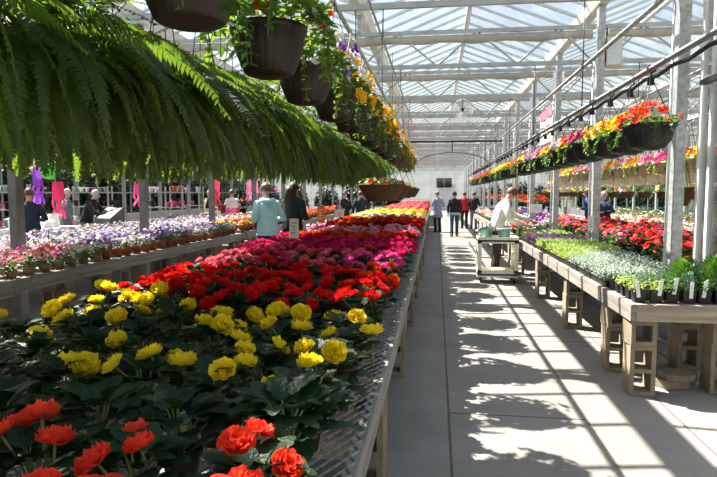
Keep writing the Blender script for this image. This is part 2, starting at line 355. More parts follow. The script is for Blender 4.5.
def person(label, loc, rz, h, top, legs, hair, arms=None, lean=0., long_coat=False, hair_long=False, head_down=0., shoes=None, group=None, extra=None, hands_skin=True, twist=0., hat=None, step=0.):
    """a standing figure facing +Y; arms = ((elbow,wrist) for x<0, (elbow,wrist) for x>0) in metres for a 1.65 m body"""
    s = h / 1.65; t = thing('person', label, 'person', loc, rz, group, s)
    LR = Matrix.Rotation(-lean, 3, 'X'); P0 = Vector((0, 0, .92))
    def B(x, y, z): return LR @ (Vector((x, y, z)) - P0) + P0
    pel = Vector((0, 0, .92)); sp = B(0, 0, 1.08); ch = B(0, -.01, 1.27); nk = B(0, .0, 1.40); nk2 = B(0, .015, 1.45)
    HR = Matrix.Rotation(-(lean + head_down), 3, 'X') @ Matrix.Rotation(twist, 3, 'Z')
    def Hd(x, y, z): return nk2 + HR @ Vector((x, y, z))
    V = []; E = []; R = []; roots = {0}
    def av(p, r, to=None):
        V.append(Vector(p)); R.append(r)
        if to is not None: E.append((to, len(V) - 1))
        return len(V) - 1
    a = av(pel, (.13, .10)); b = av(sp, (.115, .09), a); c = av(ch, (.135, .095), b); d = av(nk, .052, c); e = av(nk2, .05, d)
    f1 = av(Hd(0, .012, .06), (.062, .075), e); f2 = av(Hd(0, .012, .13), (.07, .088), f1); av(Hd(0, .0, .195), (.055, .065), f2)
    sh = []; wr = []
    arms = arms or (((-.235, -.03, 1.11), (-.23, .08, .88)), ((.235, -.03, 1.11), (.23, .08, .88)))
    for sg, (el, wv) in zip((-1, 1), arms):
        S = B(sg * .165, -.005, 1.335); el = Vector(el); wv = Vector(wv)
        i = av(S, .05, c); j = av(el, .038, i); k = av(wv, .026, j); sh.append((S, el, wv))
        dr = (wv - el).normalized(); pm = wv + dr * .06; p = av(pm, (.034, .018), k)
        sd = dr.cross(Vector((0, 1, .3))).normalized()
        for q, fl in ((-1.5, .06), (-.5, .075), (.5, .08), (1.5, .068)):
            base = pm + sd * q * .017
            g0 = av(base, .009); roots.add(g0); dn = Vector((0, .35, -.25)) * .02
            g1 = av(base + dr * (.035 + fl * .4), .0085, g0); av(base + dr * (.035 + fl * .8) + dn, .007, g1)
        th0 = av(wv + dr * .02 - sd * .01 * sg, .010); roots.add(th0); th1 = av(wv + dr * .05 + Vector((0, .035, 0)), .0095, th0); av(wv + dr * .085 + Vector((0, .045, -.01)), .008, th1)
    hp = []
    for sg in (-1, 1):
        st = sg * step
        H0 = Vector((sg * .09, 0, .86)); K = Vector((sg * .10, .02 + st * .6, .48)); A = Vector((sg * .105, -.03 + st, .085)); T = Vector((sg * .12, .12 + st, .03))
        i = av(H0, .082, a); j = av(K, .055, i); k = av(A, .038, j); av(T, .03, k); hp.append((H0, K, A, T))
    skin_obj('body', V, E, R, roots, M['skin'], t)
    # nose, ears, eyes
    mb = MB(); mb.ball(Hd(0, .108, .095), (.013, .018, .02), 6, 5); put('nose', mb.mesh('nose', 'skin', True), t)
    for sg in (-1, 1):
        mb = MB(); mb.ball(Hd(sg * .077, .0, .10), (.012, .02, .03), 6, 5); put('ear', mb.mesh('ear', 'skin', True), t)
        mb = MB(); mb.ball(Hd(sg * .032, .093, .12), .011, 6, 5); put('eye', mb.mesh('eye', 'ink', True), t)
    # top
    mb = MB(); lo = .60 if long_coat else .84
    def ring(z, rx, ry, y=0.): return (B(0, y, z) if z > .92 else Vector((0, y, z)), rx, ry)
    rr = ([ring(lo, .235, .185), ring(.75, .215, .17)] if long_coat else []) + [ring(.84, .185, .14), ring(.92, .185, .142), ring(1.06, .165, .125), ring(1.2, .185, .135, -.005), ring(1.31, .19, .125, -.01), ring(1.365, .15, .10, -.01), ring(1.41, .075, .075), ring(1.435, .066, .066)]
    mb.rings(rr, 18)
    for S, el, wv in sh:
        mid = S.lerp(el, .5)
        mb.tube([S + (ch - S) * .25, S, mid, el, el.lerp(wv, .5), wv], [.06, .068, .060, .053, .048, .040], 10)
        mb.ball(S, .068, 10, 6)
    put('long_coat' if long_coat else 'jacket', mb.mesh('jacket', top, True), t)
    # legs
    mb = MB(); mb.rings([(Vector((0, 0, .80)), .175, .125), (Vector((0, 0, .88)), .178, .13), (Vector((0, 0, .97)), .165, .125)], 16)
    for H0, K, A, T in hp:
        mb.tube([H0 + Vector((0, 0, .03)), H0, H0.lerp(K, .5), K, K.lerp(A, .5), A + Vector((0, 0, -.02))], [.085, .098, .083, .066, .062, .058], 10)
    put('trousers', mb.mesh('trousers', legs, True), t)
    for H0, K, A, T in hp:
        mb = MB(); mb.rings([(A + Vector((0, .05, -.085)), .05, .135), (A + Vector((0, .05, -.06)), .05, .135), (A + Vector((0, .02, -.02)), .045, .10), (A + Vector((0, 0, .02)), .045, .05)], 12)
        put('shoe', mb.mesh('shoe', shoes or 'black_plastic', True), t)
    # hair
    mb = MB(); n, k = 16, 10; vs = []; keep = {}
    for i in range(k + 1):
        th = PI * i / k
        for j in range(n):
            a2 = 2 * PI * j / n; x = .087 * math.sin(th) * math.cos(a2); y = .103 * math.sin(th) * math.sin(a2); z = .115 * math.cos(th)
            low = z < -.035 if y < .02 else z < .05 + (.02 if y > .07 else -.03)
            keep[(i, j)] = not low; wv = rnd.uniform(.96, 1.05); vs.append(Hd(x * wv, .002 + y * wv, .125 + z * wv))
    fs = [(i * n + j, i * n + (j + 1) % n, (i + 1) * n + (j + 1) % n, (i + 1) * n + j) for i in range(k) for j in range(n) if keep[(i, j)] or keep[(i, (j + 1) % n)]]
    mb.add(vs, fs)
    if hair_long:
        mb.tube([Hd(0, -.05, .16), Hd(0, -.085, .08), Hd(0, -.10, 0), Hd(0, -.105, -.10), Hd(0, -.10, -.2), Hd(0, -.095, -.26)], [(.07, .04), (.1, .05), (.105, .05), (.115, .045), (.1, .035), (.05, .015)], 12)
    put('hair', mb.mesh('hair', hair, True), t)
    if extra: extra(t, B, Hd)
    return t
# ------------------------------------------------------------------ world, sun, camera
w = bpy.data.worlds.new('World'); bpy.context.scene.world = w; w.use_nodes = True
nt = w.node_tree; bg = nt.nodes['Background']; sky = nt.nodes.new('ShaderNodeTexSky')
SUN = Vector((-1.5, .85, 2.5)).normalized()
sky.sky_type = 'NISHITA'; sky.sun_disc = False; sky.sun_elevation = math.asin(SUN.z); sky.sun_rotation = math.atan2(SUN.x, SUN.y)
sky.air_density = 1.6; sky.dust_density = 2.2; sky.ozone_density = 1.0
nt.links.new(sky.outputs[0], bg.inputs[0]); bg.inputs[1].default_value = .185
sl = bpy.data.lights.new('Sun', 'SUN'); sl.energy = 25.0; sl.angle = math.radians(.55); sl.color = (1, .92, .80)
so = put('Sun', sl); so.rotation_euler = SUN.to_track_quat('Z', 'Y').to_euler()
sc = bpy.context.scene
sc.view_settings.view_transform = 'Standard'; sc.view_settings.look = 'None'; sc.view_settings.gamma = 1; sc.view_settings.exposure = 0.0
sc.cycles.transparent_max_bounces = 24; sc.cycles.max_bounces = 8; sc.cycles.diffuse_bounces = 4
FPX = 580.
cam = bpy.data.cameras.new('Camera'); cam.sensor_width = 36; cam.lens = 36 * FPX / 717; cam.clip_end = 400
co = put('Camera', cam, None, (0, 0, 1.58), (math.radians(90 - 4.4856), 0, math.radians(7.6845))); sc.camera = co

# ------------------------------------------------------------------ shell
GX = [-16.23, -12.49, -8.75, -5.01, -1.27, 2.47, 6.21, 9.95]; SP = 3.74
TY = [-5.95 + 3.1 * k for k in range(20)]; Y0, Y1 = -8., 54.; XL, XR = GX[0], GX[-1]
ZG, ZR = 4.5, 5.28
mb = MB(); mb.box(((GX[0] + GX[-1]) / 2, (Y0 + Y1) / 2, -.05), (GX[-1] - GX[0] + .4, Y1 - Y0 + .4, .1))
fl = struct('floor', mb.mesh('floor', mat('concrete_floor', (.235, .222, .205), .85, .1, 2.2, bump=.25, bscale=70)))
m = fl.data.materials[0]; nt = m.node_tree; N = nt.nodes; L = nt.links
# stains with a shape of their own
n2 = N.new('ShaderNodeTexNoise'); n2.inputs['Scale'].default_value = .7; n2.inputs['Detail'].default_value = 6
tc = [n for n in N if n.type == 'TEX_COORD'][0]; L.new(tc.outputs['Object'], n2.inputs['Vector'])
pb = [n for n in N if n.type == 'BSDF_PRINCIPLED'][0]; src = pb.inputs['Base Color'].links[0].from_socket
mm = N.new('ShaderNodeMix'); mm.data_type = 'RGBA'; mm.blend_type = 'MULTIPLY'; mm.inputs[0].default_value = .5
cr = N.new('ShaderNodeMapRange'); cr.inputs[1].default_value = .35; cr.inputs[2].default_value = .65; cr.inputs[3].default_value = .72; cr.inputs[4].default_value = 1.05
L.new(n2.outputs['Fac'], cr.inputs[0]); L.new(src, mm.inputs[6]); L.new(cr.outputs[0], mm.inputs[7]); L.new(mm.outputs[2], pb.inputs['Base Color'])
mb = MB(); mb.box((-5, 23, -.16), (240, 240, .2)); struct('ground', mb.mesh('ground', mat('rough_grass', (.05, .075, .025), .95, .4, 3.)))
M['joint'] = mat('slab_joint', (.10, .09, .08), .95)
mb = MB()
for x in (.10, 1.05, 1.69): mb.box((x, 22, .0008), (.016, 60, .002))
for y in (-1.0, 4.12, 9.2, 14.3, 19.4, 24.5, 29.6, 34.7): mb.box((.575, y, .0007), (.934, .014, .002)); mb.box((1.37, y + 2.2, .0007), (.624, .014, .002))
struct('trim_1', mb.mesh('slab_joints', 'joint'))
# ground cloth under the benches on the right
mb = MB(); mb.box((3.3, 20, .004), (2.2, 34, .006)); struct('floor_cloth', mb.mesh('cloth', mat('grey_gravel_bed', (.20, .19, .18), .95, .5, 60, bump=.8)))

# glazed roof: one glazed gable per span
cl = put('ceiling', None); cl['kind'] = 'structure'
BY = .62
for gi in range(len(GX) - 1):
    xl, xr = GX[gi], GX[gi + 1]; xm = (xl + xr) / 2
    mb = MB(); mb.add([(xl, Y0, ZG + .06), (xm, Y0, ZR), (xm, Y1, ZR), (xl, Y1, ZG + .06), (xr, Y0, ZG + .06), (xr, Y1, ZG + .06)], [(0, 1, 2, 3), (1, 4, 5, 2)])
    put('roof_glass', mb.mesh('roof_glass', 'roofglass'), cl)
    mb = MB(); sl_ = math.hypot(SP / 2, ZR - ZG - .06); an = math.atan2(ZR - ZG - .06, SP / 2)
    y = Y0
    while y < Y1:
        for sg in (-1, 1):
            mb.box((xm + sg * SP / 4, y, (ZG + .06 + ZR) / 2 - .02), (sl_, .036 if int(round((y - Y0) / BY)) % 5 else .06, .045), 0, Matrix.Rotation(sg * an, 3, 'Y'))
        y += BY
    mb.box((xm, (Y0 + Y1) / 2, ZR - .03), (.09, Y1 - Y0, .09))
    put('glazing_bars', mb.mesh('glazing_bars', 'alu'), cl)
for x in GX:
    mb = MB(); mb.add([(x + a, y, ZG + b) for y in (Y0, Y1) for a, b in ((-.13, .10), (-.10, .10), (-.055, -.02), (.055, -.02), (.10, .10), (.13, .10), (.075, -.06), (-.075, -.06))],
                      [tuple((i, (i + 1) % 8, 8 + (i + 1) % 8, 8 + i)) for i in range(8)])
    struct('gutter_beam', mb.mesh('gutter_beam', 'gutter'))
# trusses with bundled shade cloth
ZB, ZT = 3.60, 4.13
truss_meshes = {}
def truss(xa, xb, y, webs):
    key = (round(xb - xa, 2), webs)
    if key not in truss_meshes:
        Lx = xb - xa; a = MB(); a.box((Lx / 2, 0, 0), (Lx - .14, .05, .062)); c = MB(); c.box((Lx / 2, 0, 0), (Lx - .14, .06, .06)); r = MB()
        n = 6; d = Lx / n
        for i in range(n):
            for s_ in (0, 1):
                xa_, xb_ = (i * d, (i + .5) * d) if s_ == 0 else ((i + 1) * d, (i + .5) * d)
                r.tube([(min(max(xa_, .1), Lx - .1), 0, ZB), (xb_, 0, ZT)], .017, 6)
        s2 = MB(); 
        k = 28; vs = []; fs = []; rr = random.Random(3)
        for i in range(k + 1):
            x = .12 + (Lx - .24) * i / k; sag = .015 * math.sin(i * 1.7) + rr.uniform(-.008, .008)
            for b_, z in ((-.03, .11), (.03, .11), (.045, .05), (.035, -.005 + sag), (-.035, -.005 + sag), (-.045, .05)): vs.append((x, b_ * 1.2, z))
        for i in range(k):
            for j in range(6): fs.append((i * 6 + j, i * 6 + (j + 1) % 6, (i + 1) * 6 + (j + 1) % 6, (i + 1) * 6 + j))
        s2.add(vs, fs)
        st = MB(); st.box((Lx / 2, 0, (ZT + ZG) / 2 - .04), (.07, .07, ZG - ZT - .02))
        truss_meshes[key] = (c.mesh('top_chord', 'truss', False), a.mesh('bottom_chord', 'truss'), r.mesh('web_bars', 'truss', True), s2.mesh('shade_cloth', 'curtain', True), st.mesh('gutter_strut', 'galv'))
    a, b, c, d, e = truss_meshes[key]
    t = put('roof_truss', None, None, (xa, y, 0)); t['kind'] = 'structure'
    put('top_chord', a, t, (0, 0, ZT)); put('bottom_chord', b, t, (0, 0, ZB))
    if webs: put('web_bars', c, t)
    put('shade_cloth', d, t, (0, .02, ZT - .16)); put('gutter_strut', e, t)
for k, y in enumerate(TY):
    for xa, xb in ((-12.49, -5.01), (-5.01, 2.47), (2.47, 9.95)): truss(xa, xb, y, True)
    mcol = 'galv'
cm = MB(); cm.box((0, 0, ZG / 2 - .03), (.10, .14, ZG - .07)); cm.box((0, 0, .01), (.22, .22, .02)); cme = cm.mesh('steel_column', 'galv')
cml = cme.copy(); cml.materials.clear(); cml.materials.append(mat('dull_grey_column', (.17, .175, .18), .6, .2, 9)); cw = MB(); cw.box((0, 0, 1.2), (.12, .12, 2.4)); cw.box((0, 0, 3.42), (.10, .12, 2.04)); cwe = cw.mesh('steel_column', 'galv')  # darker grey copy for the columns on the lane and shop side
for y in TY:
    for x in (-12.49, -5.07, 2.47, 9.95):
        o = struct('steel_column', cme if x > 0 else cml, (x, y, 0))
        if x == 2.47 and y > 0:
            p = MB(); p.tube([(-.10, -.03, .05), (-.10, -.03, ZB)], .016, 8); put('conduit', p.mesh('conduit', 'alu', True), o)
# end wall: white panels, frame, doorway
mb = MB(); mb.cells([XL, .2, 1.5, XR], [0, 2.3, ZG], lambda i, j: not (i == 1 and j == 0), .06)
struct('wall_far', mb.mesh('wall_far', 'whitewall'), (0, Y1, 0))
dr = put('door_1', None, None, (.85, Y1, 0)); dr['kind'] = 'structure'
mb = MB(); mb.box((0, 0, 1.15), (1.28, .04, 2.28)); put('door_leaf', mb.mesh('door_leaf', 'alu'), dr)
mb = MB(); mb.cells([-.7, -.62, .62, .7], [0, 2.3, 2.38], lambda i, j: not (i == 1 and j == 0), .12); put('door_frame', mb.mesh('door_frame', 'gutter'), dr)
mb = MB(); mb.box((.5, -.05, 1.0), (.03, .05, .22)); put('door_handle', mb.mesh('door_handle', 'dark_metal'), dr)
mb = MB()
for i in range(len(GX) - 1): mb.add([(GX[i], Y1, ZG), (GX[i + 1], Y1, ZG), ((GX[i] + GX[i + 1]) / 2, Y1, ZR)], [(0, 1, 2)])
struct('wall_far_gable', mb.mesh('gable', 'glass'))
mb = MB()
for i in range(24): mb.box((XL + i * 1.12, Y1 - .06, ZG / 2), (.05, .06, ZG))
for z in (1.0, 2.4, 3.4): mb.box(((XL + XR) / 2, Y1 - .06, z), (XR - XL, .05, .06))
struct('trim_2', mb.mesh('end_wall_frame', 'alu'))
for nm, x in (('wall_left', XL), ('wall_right', XR)):
    mb = MB(); mb.add([(x, Y0, .5), (x, Y1, .5), (x, Y1, ZG), (x, Y0, ZG)], [(0, 1, 2, 3)]); wo = struct(nm, mb.mesh(nm, 'glass'))
    mb = MB(); mb.box((x, (Y0 + Y1) / 2, .25), (.1, Y1 - Y0, .5))
    for i in range(21): mb.box((x, Y0 + i * 3.1, ZG / 2), (.06, .06, ZG))
    for z in (1.6, 3.0): mb.box((x, (Y0 + Y1) / 2, z), (.05, Y1 - Y0, .06))
    put('wall_frame', mb.mesh('wall_frame', 'pipe_grey'), wo)
# ------------------------------------------------------------------ concrete blocks, benches
def block_mesh(nh):
    mb = MB()
    if nh == 2: zs = [0, .032, .182, .212, .362, .394]; sol = lambda i, j: not (i == 1 and j in (1, 3))
    else: zs = [0, .032, .162, .194]; sol = lambda i, j: not (i == 1 and j == 1)
    mb.cells([-.095, -.062, .062, .095], zs, sol, .194); return mb.mesh('concrete_block', 'block')
BL2, BL1 = block_mesh(2), block_mesh(1)
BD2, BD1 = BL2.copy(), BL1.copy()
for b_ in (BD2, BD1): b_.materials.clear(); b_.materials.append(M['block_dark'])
mb = MB(); mb.box((0, 0, .012), (.2, .2, .024)); SHIM = mb.mesh('wooden_shim', 'tanwood')
def pier(x, y, where, zt, n, grp, rz=0.):
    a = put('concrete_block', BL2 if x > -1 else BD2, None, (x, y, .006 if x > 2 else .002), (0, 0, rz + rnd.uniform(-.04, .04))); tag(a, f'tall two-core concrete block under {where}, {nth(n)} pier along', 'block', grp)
    b = put('concrete_block', BL1 if x > -1 else BD1, None, (x + rnd.uniform(-.012, .012), y + rnd.uniform(-.01, .01), .40), (0, 0, rz + rnd.uniform(-.08, .08))); tag(b, f'half concrete block atop the {nth(n)} pier under {where}', 'block', grp)
    h = zt - .594
    if h > .005:
        c = put('wooden_shim', SHIM, None, (x, y, .594), (0, 0, rz), (1, 1, h / .024)); tag(c, f'wooden shim between {where} and its {nth(n)} concrete pier', 'shim', grp)
def bench(label, xa, xb, ya, yb, zt, bh=.13, topm='mesh', slat=1.2, seglen=3.6, near_board=True):
    t = thing('display_bench', label, 'bench', (0, 0, 0))
    for nm, x in (('side_board', xa + .02), ('side_board', xb - .02)):
        y = ya
        while y < yb - .01:
            y2 = min(y + seglen, yb); mb = MB(); mb.box((0, 0, 0), (.04, y2 - y - .006, bh)); put(nm, mb.mesh(nm, 'plank'), t, (x, (y + y2) / 2, zt - bh / 2)); y = y2
    for y in (ya + .02, yb - .02):
        mb = MB(); mb.box((0, 0, 0), (xb - xa - .084, .04, bh)); put('end_board', mb.mesh('end_board', 'plank_x'), t, ((xa + xb) / 2, y, zt - bh / 2))
    y = ya + slat
    while y < yb - .3:
        mb = MB(); mb.box((0, 0, 0), (xb - xa - .084, .04, .09)); put('cross_rail', mb.mesh('cross_rail', 'plank_x'), t, ((xa + xb) / 2, y, zt - .052)); y += slat
    if topm == 'mesh':
        mb = MB(); dx, dy, wd = .040, .08, .0045
        nx = int((xb - xa) / dx); ny = int((yb - ya) / dy)
        for i in range(nx):
            for s_ in (0, 1):
                pts = [(xa + .01 + (i + .5 * (j % 2) if s_ == 0 else i + 1 - .5 * (j % 2)) * dx, ya + j * dy * .5) for j in range(2 * ny)]
                vs = []
                for x, y in pts: vs += [(x - wd / 2, y, .006), (x + wd / 2, y, .0)]
                mb.add(vs, [(2 * j, 2 * j + 1, 2 * j + 3, 2 * j + 2) for j in range(len(pts) - 1)])
        put('mesh_top', mb.mesh('mesh_top', 'mesh'), t, (0, 0, zt))
    else:
        mb = MB(); n = max(2, int((xb - xa) / .15)); d = (xb - xa) / n
        for i in range(n): mb.box((xa + (i + .5) * d, (ya + yb) / 2, zt - .004), (d - .012, yb - ya, .02))
        put('slat_top', mb.mesh('slat_top', topm), t)
    return t
ZM = .75
bench('weathered plank bench with metal mesh top carrying red, pink and yellow begonias beside the aisle', -2.05, -.23, .75, 13.0, ZM)
bench('plank bench behind the begonia bench carrying white, yellow and red chrysanthemums', -2.12, -.30, 13.5, 27.0, ZM, topm='plank')
bench('most distant plank bench in the row, covered with red bedding flowers', -2.12, -.30, 27.5, 42.0, ZM, topm='plank')
for i, y in enumerate((1.1, 3.05, 5.0, 6.9, 8.8, 10.7, 12.7)):
    pier(-.36, y, 'the begonia bench, aisle side', ZM - .13, i + 1, 'concrete piers of the begonia bench')
    pier(-1.92, y, 'the begonia bench, lane side', ZM - .13, i + 1, 'concrete piers of the begonia bench')
for i, y in enumerate((13.8, 16.2, 18.6, 21., 23.4, 26.)): pier(-.43, y, 'the chrysanthemum bench', ZM - .13, i + 1, 'concrete piers of the chrysanthemum bench')
ZRB = .725
bench('weathered plank bench with black pots and seedling flats on the sunny side of the aisle', 1.48, 2.36, 4.62, 12.0, ZRB, .125, 'plank')
bench('plank bench further along the sunny side of the aisle with mixed bedding flowers', 1.48, 2.36, 12.3, 24.0, ZRB, .125, 'plank')
for i, y in enumerate((4.76, 5.40, 7.05, 9.0, 11.6)):
    pier(1.60, y, 'the seedling bench, aisle side', ZRB - .125, i + 1, 'concrete piers of the seedling bench')
    pier(2.24, y + .12, 'the seedling bench, column side', ZRB - .125, i + 1, 'concrete piers of the seedling bench')
for i, (x, y, z, rz, d) in enumerate(((1.95, 4.98, .006, .5, (.3, .22, .06)), (1.97, 4.96, .067, .1, (.24, .2, .05)), (2.35, 4.9, .006, -.3, (.26, .2, .06)))):
    mb = MB(); mb.add([(a * d[0] / 2 * q, b * d[1] / 2 * q2, e) for e in (0, d[2]) for a, b, q, q2 in ((-1, -1, 1, .8), (.2, -1.1, 1, 1), (1, -.7, .9, 1), (1, 1, 1, .9), (-.3, 1.05, 1, 1), (-1, .6, 1.1, 1))], [(5, 4, 3, 2, 1, 0), (6, 7, 8, 9, 10, 11)] + [(j, (j + 1) % 6, 6 + (j + 1) % 6, 6 + j) for j in range(6)])
    tag(put('broken_paver', mb.mesh('broken_paver', 'block'), None, (x, y, z), (0, 0, rz)), ('broken paver lying on the ground under the seedling bench corner', 'broken paver resting on top of another one under the bench corner', 'lone broken paver on the ground by the column side pier')[i], 'paver')
for i, y in enumerate((12.5, 15., 17.5, 20., 23.7)): pier(1.60, y, 'the mixed flower bench', ZRB - .125, i + 1, 'concrete piers of the mixed flower bench')
ZLB = .75
bench('weathered plank bench along the lane under the ferns, with impatiens and terracotta pots', -4.86, -3.96, 1.6, 11.6, ZLB, .13, 'plank')
bench('plank bench in line behind the terracotta pot bench, carrying orange marigolds', -4.86, -3.96, 11.8, 27.0, ZLB, .13, 'plank')
bench('wide plank bench of lilac pansies behind the terracotta pot bench', -7.2, -5.25, 4.5, 17.0, ZLB - .05, .13, 'plank')
for i, y in enumerate((1.9, 3.7, 4.9, 6.6, 8.4, 10.2, 11.4)):
    pier(-4.10, y, 'the terracotta pot bench, lane side', ZLB - .13, i + 1, 'concrete piers of the terracotta pot bench')
    pier(-4.74, y, 'the terracotta pot bench, rear side', ZLB - .13, i + 1, 'concrete piers of the terracotta pot bench')
for i, y in enumerate((12.1, 14.4, 16.7, 19., 22., 26.6)): pier(-4.10, y, 'the marigold bench', ZLB - .13, i + 1, 'concrete piers of the marigold bench')
for i, y in enumerate((4.8, 7.8, 10.8, 13.8, 16.7)): pier(-5.42, y, 'the lilac pansy bench', ZLB - .18, i + 1, 'concrete piers of the lilac pansy bench')
ZGB = .56
bench('low bench of red geraniums behind the steel columns', 2.75, 4.35, 6.6, 15.0, ZGB, .11, 'plank')
bench('low bench of pale green foliage plants behind the geranium bench', 5.1, 6.7, 8., 22.0, ZGB, .11, 'plank')
bench('low bench of dark leaved bedding plants beyond the geraniums', 2.75, 4.35, 15.6, 28.0, ZGB, .11, 'plank')
for i, y in enumerate((6.9, 9.6, 12.2, 14.7)):
    for x, s_ in ((2.9, 'column side'), (4.2, 'rear side')):
        o = put('concrete_block', BL2, None, (x, y, .006)); tag(o, f'concrete block {nth(i + 1)} in line under the geranium bench, {s_}', 'block', 'concrete piers of the geranium bench')
        c = put('wooden_shim', SHIM, None, (x, y, .40), (0, 0, 0), (1, 1, (.45 - .40) / .024)); tag(c, f'wooden shim on the {nth(i + 1)} block under the geranium bench, {s_}', 'shim', 'concrete piers of the geranium bench')
for xx, ys, nm in ((5.25, (8.3, 13., 17.5, 21.7), 'pale foliage bench'), (2.9, (15.9, 20., 24., 27.7), 'dark bedding plant bench')):
    for i, y in enumerate(ys):
        for x in (xx, xx + 1.3):
            o = put('concrete_block', BL2, None, (x, y, .006), (0, 0, 0), (1, 1, 1.125)); tag(o, f'concrete block under the {nm}, {nth(i + 1)} in line, {"near" if x == xx else "far"} side', 'block', 'concrete piers of the ' + nm)

# ------------------------------------------------------------------ begonias on the main bench
BF = [begonia_foliage(i) for i in range(6)]
BPOT = pot_mesh('brown_plastic', .062, .10)
cols_used = ['coral', 'yellow', 'red', 'pink', 'magenta', 'orange', 'lightpink', 'darkred', 'hotpink']
BB = {c: [rose_blossom(i * 7 + len(c), c) for i in range(4)] for c in cols_used}
BB['leafy'] = BB['coral']; NAMES = dict(leafy='bloomless dark green', coral='coral red', yellow='yellow', red='scarlet', pink='rose pink', magenta='crimson', orange='orange red', lightpink='pale pink', darkred='dark red', hotpink='bright pink')
rows = []
def blk(col, ys, nb, sc=1.): rows.extend((y, col, nb, sc) for y in ys)
blk('coral', (1.02, 1.29), 4); blk('leafy', (1.54,), 0); blk('yellow', (1.80, 2.09, 2.40, 2.72), 2); blk('red', (3.04, 3.34, 3.64, 3.94, 4.24), 5)
blk('pink', (4.54, 4.84, 5.14, 5.46), 6); blk('magenta', (5.78, 6.08, 6.38, 6.70, 7.02), 8); blk('orange', (7.34, 7.66, 7.98), 8)
blk('lightpink', (8.30, 8.62, 8.94, 9.26), 8); blk('darkred', (9.58, 9.9, 10.22, 10.54), 8); blk('orange', (10.86, 11.18), 9); blk('darkred', (11.50, 11.82), 9); blk('orange', (12.14, 12.46, 12.74), 9)
seen_rows = {}; last = None; blkno = {}
for y, col, nb, s_ in rows:
    if col != last: blkno[col] = blkno.get(col, 0) + 1; seen_rows[(col, blkno[col])] = 0; last = col
    seen_rows[(col, blkno[col])] += 1; rn = seen_rows[(col, blkno[col])]
    for ci in range(6):
        x = -.40 - .295 * ci + rnd.uniform(-.03, .03); yy = y + rnd.uniform(-.03, .03); cc = col
        if y < 1.3 and ci == 0: x -= .0
        if col == 'red' and y < 3.2 and ci >= 4: cc = 'yellow'
        if col == 'red' and ci == 0 and y > 3.9: cc = 'orange'
        if col == 'pink' and rnd.random() < .2: cc = 'magenta'
        if col == 'pink' and ci in (0, 1) and y < 5: cc = 'hotpink'
        if col == 'magenta' and ci == 1 and y < 6: cc = 'orange'
        if col == 'orange' and y < 8.2 and rnd.random() < .3: cc = 'red'
        extra = '' if cc == col else f'{NAMES[cc]} one, '
        bn = {1: '', 2: 'second '}[min(2, blkno[col])]
        if col in ('orange', 'darkred') and blkno[col] > 1: bn = {2: 'middle ', 3: 'last '}[blkno[col]]
        lab = f'{NAMES[cc]} begonia, {nth(ci + 1)} from the aisle, {nth(rn)} row of the {bn}{NAMES[col]} block'
        big = .92 if y < 1.5 else 1.0
        t = thing('begonia', lab, 'flowering plant', (x, yy, ZM + .006), rnd.uniform(0, 6.28), f'begonias on the aisle bench', big * rnd.uniform(.92, 1.06))
        put('pot', BPOT, t); put('foliage', BF[rnd.randrange(6)], t, (0, 0, .07))
        n = max(0, nb + rnd.randrange(-1, 2)) if nb else 0
        a0 = rnd.uniform(0, 6.28)
        for k in range(n):
            q = (.3 + .7 * ((k + .5) / n)) * .15; az = a0 + k * 2.4 + rnd.uniform(-.4, .4)
            z = .07 + .225 - q * .5 + rnd.uniform(-.025, .03)
            tl = .2 + q * 3.4 * rnd.uniform(.4, 1.3)
            # blossoms lean outwards
            e = Vector((math.cos(az) * math.sin(tl) * .8 + .12, math.sin(az) * math.sin(tl) * .8 - .5, math.cos(tl))).to_track_quat('Z', 'Y').to_euler()
            put('blossom', rnd.choice(BB[cc]), t, (q * math.cos(az), q * math.sin(az), z), e, rnd.uniform(.85, 1.2) * (1.18 if cc in ('yellow', 'coral') else 1.04))
# chrysanthemums on the second bench, the rest of the row as a mass
def dm(n, *a, **k): return [dome_plant(100 + i, *a, **k) for i in range(n)]
MUM = {c: dm(3, 'leaf_mid' if c in ('white', 'yellow') else 'leaf_dark', [c] + x, R=.17, H=.19, nl=50, nf=26, fs=.042, ll=.07, lw=.045, pot='brown_plastic', name='chrysanthemum') for c, x in (('white', ['paleyellow']), ('yellow', ['gold']), ('red', ['coral', 'pink']))}
i0 = {}
for k, y in enumerate([13.75 + .36 * j for j in range(36)]):
    c = 'white' if y < 16 else 'yellow' if y < 19.6 else 'red'; i0[c] = i0.get(c, 0) + 1
    for ci in range(6):
        cc = 'yellow' if (c == 'white' and rnd.random() < .2) else c
        o = put('chrysanthemum', MUM[cc][rnd.randrange(3)], None, (-.5 - .285 * ci + rnd.uniform(-.03, .03), y + rnd.uniform(-.03, .03), ZM + .008), (0, 0, rnd.uniform(0, 6)), rnd.uniform(.9, 1.08))
        tag(o, f'{cc} chrysanthemum, {nth(ci + 1)} from the aisle in {nth(i0[c])} row of the {c} block', 'flowering plant', 'chrysanthemums on the second bench')
r = random.Random(5); mb = MB()
base = MUM['red'][0]
big_v = [v.co.copy() for v in base.vertices]; big_f = [tuple(p.vertices) for p in base.polygons]; big_m = [p.material_index for p in base.polygons]
for y in [27.8 + .42 * j for j in range(33)]:
    for ci in range(5):
        T = Matrix.Translation((-.6 - .33 * ci, y, ZM + .008)) @ Matrix.Rotation(r.uniform(0, 6), 4, 'Z'); o0 = len(mb.v)
        mb.v += [tuple(T @ v) for v in big_v]; mb.f += [tuple(i + o0 for i in f) for f in big_f]; mb.m += big_m
o = put('bedding_flowers', mb.mesh('bedding_flowers', list(base.materials), True)); tag(o, 'mass of red bedding flowers on the most distant bench of the row', 'flowers', None, 'stuff')

